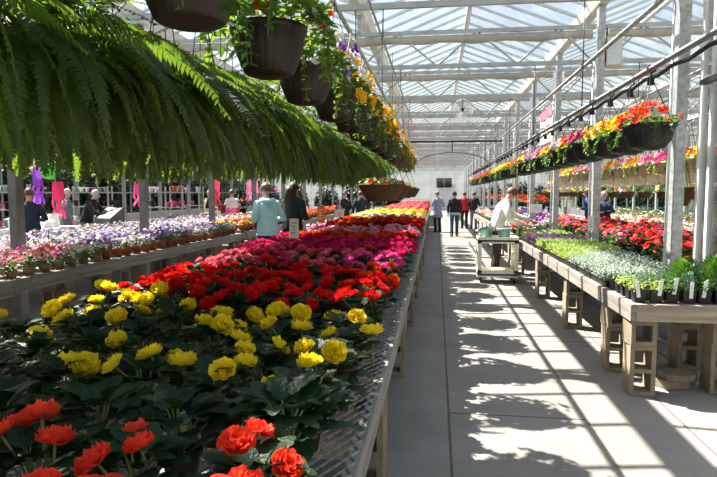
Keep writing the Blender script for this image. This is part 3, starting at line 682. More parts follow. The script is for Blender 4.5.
# ------------------------------------------------------------------ left bench: impatiens in peat pots, pansies in terracotta, marigolds
def small_fl(col, R): return disc_blossom(col, R)
PAN = {c: disc_blossom(c, .024) for c in ('white', 'lilac', 'violet', 'paleyellow', 'blush', 'hotpink', 'lightpink', 'yellow', 'red', 'gold', 'orange', 'magenta', 'coral')}
FO = [leaf_mass(40 + i, 'leaf_mid', .095, .13, 46, .05, .03) for i in range(3)] ; FOB = [leaf_mass(50 + i, 'leaf_blue', .095, .13, 46, .05, .028) for i in range(3)]
PEAT = pot_mesh('peat', .055, .085, lip=False); TERRA = pot_mesh('terracotta', .062, .115)
def potted(name, lab, cat, grp, x, y, z, pm, ph, fo, flows, n, R=.10, H=.13, fsc=1., sc=1., rng=rnd):
    t = thing(name, lab, cat, (x, y, z), rng.uniform(0, 6.28), grp, sc); put('pot', pm, t); put('foliage', fo, t, (0, 0, ph * .85))
    a0 = rng.uniform(0, 6)
    for k in range(n):
        q = ((k + .5) / n) ** .5; az = a0 + k * 2.4; tl = .2 + q * .9
        e = (Matrix.Rotation(az, 4, 'Z') @ Matrix.Rotation(tl, 4, 'Y')).to_euler()
        put('flower', rng.choice(flows), t, (q * R * math.cos(az), q * R * math.sin(az), ph * .85 + H * (1.05 - .55 * q * q) + rng.uniform(-.01, .02)), e, fsc * rng.uniform(.85, 1.2))
    return t
cn = {}
for ri, y in enumerate([3.2 + .235 * j for j in range(35)]):
    for ci in range(4):
        x = -4.07 - .21 * ci + rnd.uniform(-.015, .015); yy = y + rnd.uniform(-.02, .02)
        if abs(y - 6.45) < .2 and ci == 3: continue
        imp = y < 6.7
        if imp:
            cs = rnd.choice([('blush', 'white'), ('lightpink', 'blush'), ('hotpink', 'lightpink'), ('white', 'paleyellow'), ('blush', 'coral'), ('paleyellow', 'white')])
            potted('impatiens', f'{cs[0].replace("lightpink", "light pink").replace("hotpink", "bright pink").replace("paleyellow", "pale yellow")} impatiens, {nth(ri + 1)} row along the lane bench, {nth(ci + 1)} from its edge', 'flowering plant', 'impatiens on the lane bench', x, yy, ZLB + .006, PEAT, .085, FO[rnd.randrange(3)], [PAN[c] for c in cs], 9)
        else:
            cs = rnd.choice([('white', 'lilac'), ('lilac', 'violet'), ('white', 'violet'), ('lilac', 'white')])
            potted('pansy', f'{cs[0]} and {cs[1]} pansy in terracotta, {nth(ri - 14)} pot row of the lane bench, {nth(ci + 1)} from edge', 'flowering plant', 'pansies on the lane bench', x, yy, ZLB + .006, TERRA, .115, FOB[rnd.randrange(3)], [PAN[c] for c in cs], 8)
tag(put('wire_spike', (lambda b: (b.tube([(0, 0, 0), (0, 0, .42)], .004, 5), b.mesh('wire_spike', 'dark_metal'))[1])(MB()), None, (-4.3, 5.95, ZLB + .006)), 'thin dark sign spike standing among the impatiens', 'spike')
MAR = [dm(2, 'leaf_dark', c, R=.13, H=.13, nl=34, nf=20, fs=.032, ll=.06, lw=.04, pot='terracotta', pr=.06, name='marigold') for c in (['orange', 'gold'], ['gold', 'yellow'], ['red', 'orange'], ['orange', 'coral'])]
mn = ('orange', 'golden', 'red and orange', 'deep orange')
for ri, y in enumerate([11.95 + .31 * j for j in range(48)]):
    for ci in range(3):
        k = rnd.choice((0, 1, 1, 2)) if y < 15 else rnd.choice((0, 2, 3, 3))
        o = put('marigold', rnd.choice(MAR[k]), None, (-4.12 - .27 * ci + rnd.uniform(-.02, .02), y + rnd.uniform(-.03, .03), ZLB + .006), (0, 0, rnd.uniform(0, 6)))
        tag(o, f'{mn[k]} marigold in terracotta, {nth(ri + 1)} row of the marigold bench, {nth(ci + 1)} from the lane', 'flowering plant', 'marigolds on the plank bench')
PNS = [dm(3, 'leaf_blue', c, R=.13, H=.14, nl=48, nf=15, fs=.028, ll=.05, lw=.03, pot='terracotta', pr=.06, name='pansy') for c in (['lilac', 'blush', 'white'], ['blush', 'white', 'lilac'], ['violet', 'lilac'])]
pn = ('lilac', 'white', 'violet')
for ri, y in enumerate([4.8 + .32 * j for j in range(38)]):
    for ci in range(6):
        k = rnd.choice((0, 0, 1, 1, 2))
        o = put('pansy', rnd.choice(PNS[k]), None, (-5.45 - .31 * ci + rnd.uniform(-.03, .03), y + rnd.uniform(-.04, .04), ZLB - .044), (0, 0, rnd.uniform(0, 6)))
        tag(o, f'{pn[k]} pansy on the wide bench, {nth(ri + 1)} row along, {nth(ci + 1)} from the steel columns', 'flowering plant', 'pansies on the wide bench')
# ------------------------------------------------------------------ right bench: pots at the near end, seedling flats behind
mb = MB(); q = .048; hh = .105; z = .0015
mb.add([(-q * .8, -q * .8, 0), (q * .8, -q * .8, 0), (q * .8, q * .8, 0), (-q * .8, q * .8, 0), (-q, -q, hh), (q, -q, hh), (q, q, hh), (-q, q, hh), (-q * .9, -q * .9, hh), (q * .9, -q * .9, hh), (q * .9, q * .9, hh), (-q * .9, q * .9, hh), (-q * .88, -q * .88, hh * .88), (q * .88, -q * .88, hh * .88), (q * .88, q * .88, hh * .88), (-q * .88, q * .88, hh * .88)],
       [(3, 2, 1, 0)] + [(b + i, b + (i + 1) % 4, b + 4 + (i + 1) % 4, b + 4 + i) for b in (0, 4, 8) for i in range(4)])
mb.add([(-q * .88, -q * .88, hh * .88), (q * .88, -q * .88, hh * .88), (q * .88, q * .88, hh * .88), (-q * .88, q * .88, hh * .88)], [(0, 1, 2, 3)], 1)
SQ = mb.mesh('square_pot', ['black_plastic', 'soil'])
mb = MB(); mb.box((0, 0, .045), (.022, .0016, .11)); TAG = mb.mesh('plant_tag', 'white_plastic')
def needle_bush(seed, m, R, H, n, cone=False):
    r = random.Random(seed); mb = MB()
    for i in range(n):
        t = r.random(); az = r.uniform(0, 6.28); prof = (1 - t) ** .6 if cone else math.sqrt(max(0, 1 - (2 * t - 1) ** 2))
        rad = R * prof * r.uniform(.35, 1.); b = (rad * math.cos(az), rad * math.sin(az), t * H)
        leaf(mb, b, az + r.uniform(-.6, .6), r.uniform(.3, 1.3), r.uniform(.025, .045), .008, .3, 0, 2, 0, r)
    mb.tube([(0, 0, -.02), (0, 0, H * .8)], .005, 5, 1)
    return mb.mesh('foliage', [m, 'stem'], True)
kinds = [('bright green mounded cypress', needle_bush(1, 'cypress', .095, .22, 1100)), ('feathery green rosemary', needle_bush(2, 'leaf_blue', .07, .17, 300)), ('lime leaved spurge', leaf_mass(3, 'leaf_lime', .075, .10, 60, .05, .018)),
         ('dark bushy herb', leaf_mass(4, 'leaf_mid', .085, .13, 70, .045, .026)), ('low conifer', needle_bush(5, 'leaf_blue', .06, .15, 380, True)), ('pale green stonecrop', leaf_mass(6, 'leaf_lime', .07, .07, 70, .032, .02))]
px = {}
n = 0
for ri, y in enumerate((4.74, 4.88, 5.02, 5.16, 5.30)):
    for ci in range(7):
        x = 1.57 + .118 * ci + rnd.uniform(-.006, .006)
        if ri == 0: k = (2, 5, 3, 1, 3, 1, 3)[ci]
        elif ri == 1: k = (5, 2, 3, 0, 1, 0, 4)[ci]
        elif ri == 2: k = (2, 3, 5, 3, 0, 3, 1)[ci]
        else: k = (5, 3, 3, 3, 3, 1, 1)[ci]
        t = thing('potted_shrub', f'{kinds[k][0]} in black pot, {nth(ri + 1)} row from bench end, {nth(ci + 1)} from aisle', 'potted plant', (x, y + rnd.uniform(-.006, .006), ZRB + .006), rnd.uniform(-.06, .06), 'black square pots at the bench end')
        put('pot', SQ, t); put('foliage', kinds[k][1], t, (0, 0, .088), (0, 0, rnd.uniform(0, 6)), rnd.uniform(.65, .85) if k else rnd.uniform(.9, 1.1))
        if ri == 0 or rnd.random() < .3: put('plant_tag', TAG, t, (rnd.uniform(-.02, .02), -.047, .055 + rnd.uniform(-.01, .03)), (rnd.uniform(.05, .25), rnd.uniform(-.3, .3), 0), (1.25, 1, 1.2))
mb = MB(); a, b, h = .135, .265, .06
mb.add([(-a * .95, -b * .97, 0), (a * .95, -b * .97, 0), (a * .95, b * .97, 0), (-a * .95, b * .97, 0), (-a, -b, h), (a, -b, h), (a, b, h), (-a, b, h)], [(3, 2, 1, 0)] + [(i, (i + 1) % 4, 4 + (i + 1) % 4, 4 + i) for i in range(4)])
cx = [-a + i * 2 * a / 9 for i in range(10)]
for i in range(3):
    for j in range(6):
        mb.add([(-a + (i + .08) * 2 * a / 3, -b + (j + .08) * b / 3, h - .008), (-a + (i + .92) * 2 * a / 3, -b + (j + .08) * b / 3, h - .008), (-a + (i + .92) * 2 * a / 3, -b + (j + .92) * b / 3, h - .008), (-a + (i + .08) * 2 * a / 3, -b + (j + .92) * b / 3, h - .008)], [(0, 1, 2, 3)], 1)
for i in range(4): mb.box((-a + i * 2 * a / 3, 0, h - .003), (.008, 2 * b, .01))
for j in range(7): mb.box((0, -b + j * b / 3, h - .003), (2 * a, .008, .01))
FLAT = mb.mesh('cell_tray', ['black_plastic', 'soil'])
def seedlings(seed, m, hgt, ll, lw, fl=None, pitch=1.1, n=7):
    r = random.Random(seed); mb = MB()
    for i in range(6):
        for j in range(11):
            x = -a + (i + .5) * 2 * a / 6 + r.uniform(-.008, .008); y = -b + (j + .5) * 2 * b / 11 + r.uniform(-.008, .008); s_ = r.uniform(.75, 1.2)
            for k in range(n): leaf(mb, (x, y, .052 + hgt * s_ * (k / n)), k * 2.4 + r.random(), pitch * (.3 + .7 * k / n), ll * s_, lw * s_, .8, 0, 2, 0, r)
            if fl and r.random() < .5:
                mb.ball((x, y, .052 + hgt * 1.1), (.016, .016, .010), 6, 4, 1)
    return mb.mesh('seedlings', [m] + (['f_' + fl] if fl else []), True)
SD = {'silver': [seedlings(i, 'leaf_silver', .07, .05, .014) for i in range(2)], 'lime': [seedlings(i, 'leaf_lime', .08, .05, .03) for i in range(2)], 'purple': [seedlings(i, 'leaf_purple', .07, .06, .04) for i in range(2)],
      'green': [seedlings(i, 'leaf_mid', .08, .055, .03, 'white') for i in range(2)], 'redfl': [seedlings(i, 'leaf_mid', .08, .055, .03, 'red') for i in range(2)]}
SN = dict(silver='silvery grey', lime='lime green', purple='purple leaved', green='mid green, white budded', redfl='red flowered')
for ri, y in enumerate([5.68 + .548 * j for j in range(11)]):
    for ci in range(3):
        k = 'silver' if ri < 4 - (ci == 0 and 0) else 'lime' if ri < 7 else 'purple' if ri < 9 else ('redfl', 'green', 'lime')[ci]
        if ri == 3 and ci == 0: k = 'lime'
        t = thing('seedling_flat', f'black flat of {SN[k]} seedlings, {nth(ri + 1)} flat along, {nth(ci + 1)} from the aisle', 'seedling tray', (1.645 + .278 * ci, y, ZRB + .006), rnd.uniform(-.02, .02), 'seedling flats on the sunny bench')
        put('cell_tray', FLAT, t); o = put('seedlings', rnd.choice(SD[k]), t); o['kind'] = 'stuff'
BED = [dm(2, m_, c, R=.12, H=.14, nl=36, nf=nf, fs=.03, ll=.06, lw=.035, pot='black_plastic', pr=.055, ph=.08, name='bedding_plant') for m_, c, nf in (('leaf_lime', ['paleyellow'], 6), ('leaf_mid', ['white', 'blush'], 14), ('leaf_purple', ['violet', 'lilac'], 10), ('leaf_mid', ['coral', 'red'], 14), ('leaf_silver', ['white'], 5))]
bn_ = ('lime leaved', 'white flowered', 'violet flowered', 'red flowered', 'silver leaved')
for ri, y in enumerate([12.5 + .33 * j for j in range(34)]):
    for ci in range(3):
        k = rnd.choice((0, 1, 1, 2, 3, 4)); o = put('bedding_plant', rnd.choice(BED[k]), None, (1.63 + .28 * ci, y, ZRB + .006), (0, 0, rnd.uniform(0, 6)))
        tag(o, f'{bn_[k]} bedding plant, {nth(ri + 1)} row beyond the white jacket, {nth(ci + 1)} from the aisle', 'flowering plant', 'bedding plants beyond the seedling bench')
# geraniums behind the columns
GER = [dm(3, 'leaf_dark' if c != 'hotpink' else 'leaf_mid', [c, d], R=.16, H=.26, nl=120, nf=9, fs=.042, ll=.09, lw=.075, pot='black_plastic', pr=.075, ph=.12, name='geranium', flat=.55) for c, d in (('red', 'red'), ('hotpink', 'magenta'), ('red', 'coral'))]
gn = ('scarlet', 'pink', 'coral tinged red')
for ri, y in enumerate([6.85 + .34 * j for j in range(24)]):
    for ci in range(5):
        k = rnd.choice((0, 0, 0, 2, 2, 1 if ri > 3 else 0)); o = put('geranium', rnd.choice(GER[k]), None, (2.92 + .32 * ci + rnd.uniform(-.03, .03), y, ZGB + .006), (0, 0, rnd.uniform(0, 6)), rnd.uniform(.95, 1.15))
        tag(o, f'{gn[k]} geranium, {nth(ri + 1)} row along the low bench, {nth(ci + 1)} from the steel columns', 'flowering plant', 'geraniums on the low bench')
for ri, y in enumerate([8.3 + .5 * j for j in range(27)]):
    for ci in range(4):
        k = rnd.choice((0, 1, 1, 4, 3)); o = put('bedding_plant', rnd.choice(BED[k]), None, (5.3 + .4 * ci, y, ZGB + .006), (0, 0, rnd.uniform(0, 6)), 1.5)
        tag(o, f'{bn_[k]} plant on the bench behind the geraniums, {nth(ri + 1)} row along, {nth(ci + 1)} across', 'flowering plant', 'foliage plants behind the geraniums')
for ri, y in enumerate([15.9 + .5 * j for j in range(24)]):
    for ci in range(4):
        k = rnd.choice((2, 2, 3, 1)); o = put('bedding_plant', rnd.choice(BED[k]), None, (2.95 + .38 * ci, y, ZGB + .006), (0, 0, rnd.uniform(0, 6)), 1.5)
        tag(o, f'{bn_[k]} plant beyond the geranium bench, {nth(ri + 1)} row along, {nth(ci + 1)} from the columns', 'flowering plant', 'dark bedding plants beyond the geraniums')

# ------------------------------------------------------------------ hanging ferns
FM = [fern_mesh(i) for i in range(4)]
FPOT = pot_mesh('brown_plastic', .14, .16, 20)
def wires(r, z0, z1, n=3, hook=True):
    mb = MB()
    for i in range(n):
        a = 2 * PI * i / n; mb.tube([(r * math.cos(a), r * math.sin(a), z0), (.008 * math.cos(a), .008 * math.sin(a), z1 - .03)], .0035, 4)
    if hook: mb.tube([(0, 0, z1 - .035), (0, 0, z1 - .01), (.012, 0, z1 + .012), (.0, 0, z1 + .03), (-.016, 0, z1 + .01)], .004, 5)
    return mb.mesh('hanger', 'dark_metal', True)
ZFP = 3.02
FH = wires(.135, .15, ZFP - 2.0)
FX = -1.72
for i in range(21):
    y = 1.55 + .64 * i
    t = thing('hanging_fern', f'hanging fern with long drooping fronds, {nth(i + 1)} in the row along the begonia bench', 'fern', (FX + rnd.uniform(-.04, .04), y, (2.0 if i < 4 else 2.06) + rnd.uniform(-.02, .03)), rnd.uniform(0, 6.28), 'hanging ferns along the begonia bench')
    put('pot', FPOT, t); put('hanger', FH, t); put('fronds', FM[i % 4], t, (0, 0, .14), (0, 0, 0), (1.05, 1.05, rnd.uniform(.98, 1.06)))
for i in range(6):
    t = thing('hanging_fern', f'hanging fern in the second row above the lane, {nth(i + 1)} along', 'fern', (-3.25 + rnd.uniform(-.04, .04), 2.3 + .95 * i, 2.08 + rnd.uniform(-.02, .03)), rnd.uniform(0, 6.28), 'hanging ferns in the second row')
    put('pot', FPOT, t); put('hanger', FH, t); put('fronds', FM[i % 4], t, (0, 0, .12), (0, 0, 0), 1.05)
def hang_pipe(name, label, x, z, ya, yb, r, m='galv', drops=True, ztop=None):
    t = thing(name, label, 'pipe', (0, 0, 0)); mb = MB(); mb.tube([(x, ya, z), (x, yb, z)], r, 10); put('pipe', mb.mesh('pipe', m, True), t)
    if drops:
        mb = MB(); mb.tube([(0, 0, 0), (0, 0, (ztop or ZB) - z)], .006, 5); me = mb.mesh('hanger_rod', 'dark_metal', True)
        for y in TY:
            if ya < y < yb: put('hanger_rod', me, t, (x, y, z))
    return t
for i in range(6):  # fern row added to shade the plants on the lane bench
    t = thing('hanging_fern', f'hanging fern added for shade above the lane bench, {nth(i + 1)} along', 'fern', (-4.55 + rnd.uniform(-.04, .04), 2.6 + 2.1 * i, 2.25 + rnd.uniform(-.02, .03)), rnd.uniform(0, 6.28), 'hanging ferns added for shade above the lane bench')
    put('pot', FPOT, t); put('hanger', FH, t); put('fronds', FM[(i + 1) % 4], t, (0, 0, .12), (0, 0, 0), 1.)
hang_pipe('hanging_rail', 'steel pipe carrying the ferns added for shade above the lane bench', -4.55, ZFP + .25, 1, 16, .02)
hang_pipe('hanging_rail', 'steel pipe carrying the fern row along the begonia bench', FX, ZFP, -1, 15, .02); hang_pipe('hanging_rail', 'steel pipe carrying the second row of ferns above the lane', -3.25, ZFP + .08, -1, 9, .02)
# ------------------------------------------------------------------ big ribbed baskets over the begonia bench
def ribbed(r, h, m='brown_plastic', ribs=24):
    mb = MB(); pr = [(.0, 0), (r * .40, 0), (r * .46, .012), (r * .60, .012), (r * .64, .02), (r * .84, h * .45), (r * .95, h * .86), (r * 1.03, h * .88), (r * 1.04, h), (r * .96, h), (r * .93, h * .9)]
    n = ribs * 3; vs = []; k = len(pr)
    for i, (q, z) in enumerate(pr):
        for j in range(n):
            aa = 2 * PI * j / n; rr = q * (1.035 if (j % 3 == 0 and 4 <= i <= 6) else 1.); vs.append((rr * math.cos(aa), rr * math.sin(aa), z))
    mb.add(vs, [(i * n + j, i * n + (j + 1) % n, (i + 1) * n + (j + 1) % n, (i + 1) * n + j) for i in range(k - 1) for j in range(n)])
    mb.lathe([(r * .93, h * .9), (0, h * .92)], n, mi=1); return mb.mesh('basket_pot', [m, 'soil'], True)
RB = ribbed(.20, .26)
def trail_mass(seed, m, R, up, spill, n=150, strands=16, ll=.045, lw=.03):
    r = random.Random(seed); mb = MB()
    for i in range(n):
        az = r.uniform(0, 6.28); q = r.random() ** .5; b = (R * q * math.cos(az), R * q * math.sin(az), up * (1 - q * q * .8) * r.uniform(.15, 1.05))
        leaf(mb, b, az + r.uniform(-1, 1), r.uniform(-.4, 1), ll * r.uniform(.7, 1.25), lw * r.uniform(.7, 1.2), .8, 0, 2, 0, r)
    for s_ in range(strands):
        az = r.uniform(0, 6.28); L_ = spill * r.uniform(.4, 1.1); pts = []
        for k in range(9):
            t = k / 8; rad = R * (.7 + .38 * min(1, t * 3)) + .02 * math.sin(t * 5 + s_); pts.append((rad * math.cos(az + .1 * t), rad * math.sin(az + .1 * t), up * .4 * (1 - t * 2) - L_ * t * t))
        mb.tube(pts, .0025, 4, 1, False)
        for p in pts[1:]:
            for u in range(3): leaf(mb, p, az + r.uniform(-1.8, 1.8), r.uniform(-.8, .5), ll * .8 * r.uniform(.7, 1.2), lw * .85, .6, 0, 2, 0, r)
    return mb.mesh('foliage', [m, 'stem'], True)
M['leaf_fresh'] = mat('fresh_green_leaf', (.10, .20, .03), .5, .4, 18, transl=.3, tcol=(.3, .45, .04), obvar=.2)
TM = [trail_mass(i, ('leaf_mid', 'leaf_fresh', 'leaf_fresh')[i], .28, .34, .12, 620, 9, .06, .04) for i in range(3)]
ZLP = 3.22; ZBB = 2.20
LH = wires(.2, .25, ZLP - ZBB)
FS = {c: disc_blossom(c, .02) for c in ('white', 'red', 'gold', 'yellow', 'lightpink', 'violet')}
FBIG = {c: disc_blossom(c, .036) for c in ('gold', 'yellow', 'orange', 'red', 'coral', 'hotpink', 'lightpink', 'white', 'magenta', 'paleyellow', 'lilac')}
def basket(name, lab, grp, loc, potm, hang, foli, ph, flows, n, R, up, spill, sc=1., fsc=1., arc=None):
    t = thing(name, lab, 'hanging basket', loc, 0, grp); put('basket_pot', potm, t); put('hanger', hang, t); put('foliage', foli, t, (0, 0, ph), (0, 0, rnd.uniform(0, 6)), sc)
    for k in range(n):
        q = ((k + .5) / n) ** .5; az = k * 2.4 + rnd.uniform(-.3, .3)
        if arc and k % 2: az = rnd.uniform(*arc)
        z = ph + up * (1.08 - .75 * q * q) - (spill * rnd.random() ** 1.5 if q > .7 else 0)
        rr = R * (q if q < .7 else rnd.uniform(.95, 1.12)); tl = .2 + q * 1.1
        e = (Matrix.Rotation(az, 4, 'Z') @ Matrix.Rotation(tl, 4, 'Y')).to_euler()
        put('flower', rnd.choice(flows), t, (rr * math.cos(az), rr * math.sin(az), z), e, fsc * rnd.uniform(.8, 1.25))
    return t
lrow = [('white', 'trailing white and golden flowers', ['white', 'white', 'gold'], 18), ('red', 'a red geranium and trailing white bacopa', ['white', 'white', 'white', 'red'], 26), ('white2', 'trailing white bacopa', ['white', 'white', 'violet'], 26), ('gold', 'golden trailing blooms and small white flowers', ['white', 'white', 'gold'], 22),
        ('green', 'mostly trailing greenery', ['white', 'gold'], 16), ('gold2', 'a heavy cascade of yellow blooms', ['gold', 'yellow'], 30), ('gold3', 'yellow blooms spilling to the aisle side', ['gold', 'yellow', 'yellow'], 34), ('pink', 'small pink blooms in dense green', ['lightpink', 'red'], 24)]
for i in range(17):
    y = 2.12 + .97 * i; nm, ds, cs, n = lrow[i] if i < 8 else rnd.choice((lrow[4], lrow[7], lrow[2], lrow[4], lrow[5]))
    lab = f'{nth(i + 1)} ribbed brown basket over the begonias, with {ds}'
    basket('hanging_basket', lab, 'ribbed brown baskets over the begonia bench', (-.9 + rnd.uniform(-.02, .02), y, ZBB), RB, LH, TM[i % 3], .22, [(FBIG if c in ('gold', 'yellow') else FS)[c] for c in cs], (n if i < 10 else 14) + (16 if nm in ('gold2', 'gold3') else 4), .31, .32, .22, rnd.uniform(.95, 1.12), 1.55, (-1.6, .9))
hang_pipe('hanging_rail', 'steel pipe carrying the ribbed brown baskets', -.9, ZLP, -1, 20, .022)
# low brown fibre baskets under the far end of that row
mb = MB(); mb.lathe([(0, 0), (.13, 0), (.165, .04), (.225, .15), (.235, .155), (.23, .165), (.215, .15)], 24); mb.lathe([(.215, .15), (0, .155)], 24, mi=1); FB = mb.mesh('basket_pot', ['moss_brown', 'soil'], True)
mb = MB()
for i in range(4):
    aa = PI / 4 + i * PI / 2; mb.tube([(.225 * math.cos(aa), .225 * math.sin(aa), .155), (0, 0, .55), (0, 0, ZLP - 1.50)], .003, 4)
FBH = mb.mesh('hanger', 'dark_metal')
LOWF = leaf_mass(81, 'leaf_lime', .23, .09, 110, .06, .03, flat=.4)
for i, (x, y, ds) in enumerate(((-.53, 5.6, 'coral buds'), (-.53, 6.9, 'red buds'), (-.55, 9.2, 'lime leaves and pink buds'), (-.55, 11.2, 'lime foliage'))):
    basket('hanging_basket', f'shallow brown fibre basket with {ds}, hung low over the begonias', 'low fibre baskets over the begonias', (x, y, 1.50), FB, FBH, LOWF, .14, [FS['red'], FS['lightpink']], 12, .2, .07, 0)
hang_pipe('hanging_rail', 'thin pipe carrying the low fibre baskets', -.6, ZLP + .02, 5, 14, .012)
# ------------------------------------------------------------------ right rows of baskets
RB2 = ribbed(.175, .18, 'black_plastic', 26); ZRP = 2.44; ZRBK = 1.885
RH = wires(.17, .17, ZRP - ZRBK - .02)
TM2 = [trail_mass(20 + i, 'leaf_mid', .20, .15, .06, 190, 5) for i in range(3)]; TM2L = [trail_mass(30 + i, 'leaf_fresh', .20, .13, .07, 170, 6) for i in range(2)]
seq = [('bright orange red', ['coral', 'orange', 'coral']), ('orange and yellow', ['orange', 'yellow', 'gold']), ('soft yellow', ['yellow', 'gold', 'paleyellow']), ('magenta', ['magenta', 'hotpink', 'lilac']), ('yellow and red', ['yellow', 'red', 'gold']), ('pale pink', ['lightpink', 'lilac', 'white']), ('yellow', ['yellow', 'gold']), ('bright pink', ['hotpink', 'lightpink']),
       ('pink', ['lightpink', 'hotpink', 'lilac']), ('light pink', ['lightpink', 'lightpink', 'lilac']), ('golden', ['yellow', 'gold']), ('orange', ['orange', 'coral', 'red']), ('red', ['red', 'coral', 'hotpink'])]
hk = MB(); hk.tube([(0, 0, -.05), (0, -.005, -.015), (.03, 0, .0), (.022, 0, .035), (-.012, 0, .04), (-.028, 0, .012)], .007, 6); hk.box((0, 0, -.075), (.045, .012, .05)); HKM = hk.mesh('hook', 'black_plastic')
ys = [4.42 + .52 * i for i in range(13)] + [12.4 + .55 * i for i in range(6)] + [17.2 + .6 * i for i in range(14)]
for i, y in enumerate(ys):
    ds, cs = seq[i] if i < 13 else rnd.choice((seq[2], seq[6], seq[10], seq[6])) if i < 19 else rnd.choice((seq[11], seq[12], seq[7], seq[2]))
    t = basket('hanging_basket', f'ribbed black basket of {ds} petunias, {nth(i + 1)} along beside the aisle', 'black petunia baskets beside the aisle', (1.5 + rnd.uniform(-.015, .015), y, ZRBK), RB2, RH, (TM2L[i % 2] if i in (2, 4, 6) else TM2[i % 3]), .155, [FBIG[c] for c in cs], 26 if i < 13 else 14, .18, .15, .035, rnd.uniform(.95, 1.1), .95, (2.2, 4.4))
    put('hook', HKM, t, (0, 0, ZRP - ZRBK))
hang_pipe('hanging_rail', 'steel pipe with black hooks carrying the petunia baskets beside the aisle', 1.5, ZRP + .02, 1.0, 30, .019, 'pipe_grey')
mb = MB(); rr = random.Random(2); pts = [(1.525, 1. + .26 * k, ZRP - .022 - (.018 if k % 2 else 0)) for k in range(112)]; mb.tube(pts, .014, 6)
tag(put('irrigation_hose', mb.mesh('irrigation_hose', 'rubber', True)), 'black irrigation hose strung along the petunia basket pipe', 'hose')
CB = pot_mesh('cream_plastic', .185, .19, 24, 'basket_pot'); CH = wires(.18, .19, 3.0 - 1.87)
CM = [trail_mass(60 + i, ('leaf_mid', 'leaf_lime')[i % 2], .2, .13, .12, 70, 8, .06, .04) for i in range(2)]
for i in range(15):
    y = 7.6 + .66 * i; ds, cs = rnd.choice(seq)
    basket('hanging_basket', f'cream plastic basket of {ds} flowers, {nth(i + 1)} in the row over the geraniums', 'cream baskets over the geraniums', (3.5, y, 1.87), CB, CH, CM[i % 2], .17, [FBIG[c] for c in cs], 14, .19, .14, .05, 1, 1.3)
hang_pipe('hanging_rail', 'pipe carrying the cream baskets over the geraniums', 3.5, 3.0, 4, 20, .02)
CD = dm(3, 'leaf_mid', ['red', 'yellow', 'hotpink'], R=.24, H=.15, nl=50, nf=16, fs=.05, ll=.08, lw=.05, pot='cream_plastic', pr=.17, ph=.19, name='hanging_basket', spill=.06)
mb = MB(); mb.tube([(0, 0, .15), (0, 0, 1.13)], .004, 4); CDH = mb.mesh('hanger', 'dark_metal')
for i in range(22):
    t = thing('hanging_basket', f'pale basket of mixed flowers, {nth(i + 1)} in the row beyond the cream baskets', 'hanging basket', (5.7, 12.4 + .85 * i, 1.87), rnd.uniform(0, 6), 'pale baskets in the next bay'); put('planted_pot', CD[i % 3], t); put('hanger', CDH, t)
hang_pipe('hanging_rail', 'pipe carrying the pale baskets in the next bay', 5.7, 3.0, 6, 32, .02)
for i in range(16):
    t = thing('hanging_basket', f'mixed flower basket, {nth(i + 1)} in the outermost row beyond the pale baskets', 'hanging basket', (7.9, 14. + 1.1 * i, 1.87), rnd.uniform(0, 6), 'baskets in the outermost row'); put('planted_pot', CD[i % 3], t); put('hanger', CDH, t)
hang_pipe('hanging_rail', 'pipe carrying the outermost row of baskets', 7.9, 3.0, 6, 32, .02)
PETM = dm(3, 'leaf_mid', ['white', 'blush', 'red'], R=.26, H=.25, nl=90, nf=6, fs=.045, ll=.1, lw=.06, pot='black_plastic', pr=.1, ph=.14, name='petunia')
bench('low bench of potted petunias beyond the pale foliage bench', 7.2, 8.8, 9., 27.0, ZGB, .11, 'plank')
for i, y in enumerate((9.3, 14., 19., 26.7)):
    for x in (7.4, 8.6): o = put('concrete_block', BL2, None, (x, y, .006), (0, 0, 0), (1, 1, 1.125)); tag(o, f'concrete block under the potted petunia bench, {nth(i + 1)} in line, {"near" if x < 8 else "far"} side', 'block', 'concrete piers of the petunia bench')
for ri in range(31):
    for ci in range(3): o = put('petunia', PETM[rnd.randrange(3)], None, (7.45 + .52 * ci, 9.3 + .57 * ri, ZGB + .006), (0, 0, rnd.uniform(0, 6))); tag(o, f'potted petunia of mixed colours, {nth(ri + 1)} row of the bench by the outer glass, {nth(ci + 1)} across', 'flowering plant', 'potted petunias by the outer glass')
LB_ = dm(3, 'leaf_mid', ['red', 'lilac', 'gold'], R=.24, H=.15, nl=60, nf=8, fs=.045, ll=.08, lw=.05, pot='moss_brown', pr=.17, ph=.17, name='hanging_basket', spill=.06)
mb = MB(); mb.tube([(0, 0, .13), (0, 0, 1.55)], .004, 4); LBH = mb.mesh('hanger', 'dark_metal'); mb = MB(); mb.tube([(0, 0, .13), (0, 0, 1.88)], .004, 4); RGH = mb.mesh('hanger', 'dark_metal')
for i in range(14):
    t = thing('hanging_basket', f'brown basket hung low above the pale foliage bench, {nth(i + 1)} along', 'hanging basket', (4.75 if i > 5 else 5.0, 11.2 + 1.25 * i, 1.45), rnd.uniform(0, 6), 'low baskets in the next bay'); put('planted_pot', LB_[i % 3], t); put('hanger', LBH, t)
hang_pipe('hanging_rail', 'pipe carrying the low brown baskets in the next bay', 4.85, 3.0, 9, 29, .02)
RGB = dm(2, 'leaf_mid', ['red', 'coral'], R=.28, H=.2, nl=60, nf=22, fs=.05, ll=.09, lw=.06, pot='black_plastic', pr=.17, ph=.17, name='hanging_basket', spill=.05)
for i in range(16):
    t = thing('hanging_basket', f'black basket of red geraniums hung low past the steel columns, {nth(i + 1)} along', 'hanging basket', (3.0, 17.5 + 1.1 * i, 1.12), rnd.uniform(0, 6), 'low red baskets past the columns'); put('planted_pot', RGB[i % 2], t); put('hanger', RGH, t)
hang_pipe('hanging_rail', 'pipe carrying the low red geranium baskets', 3.0, 3.0, 16.5, 36, .018)
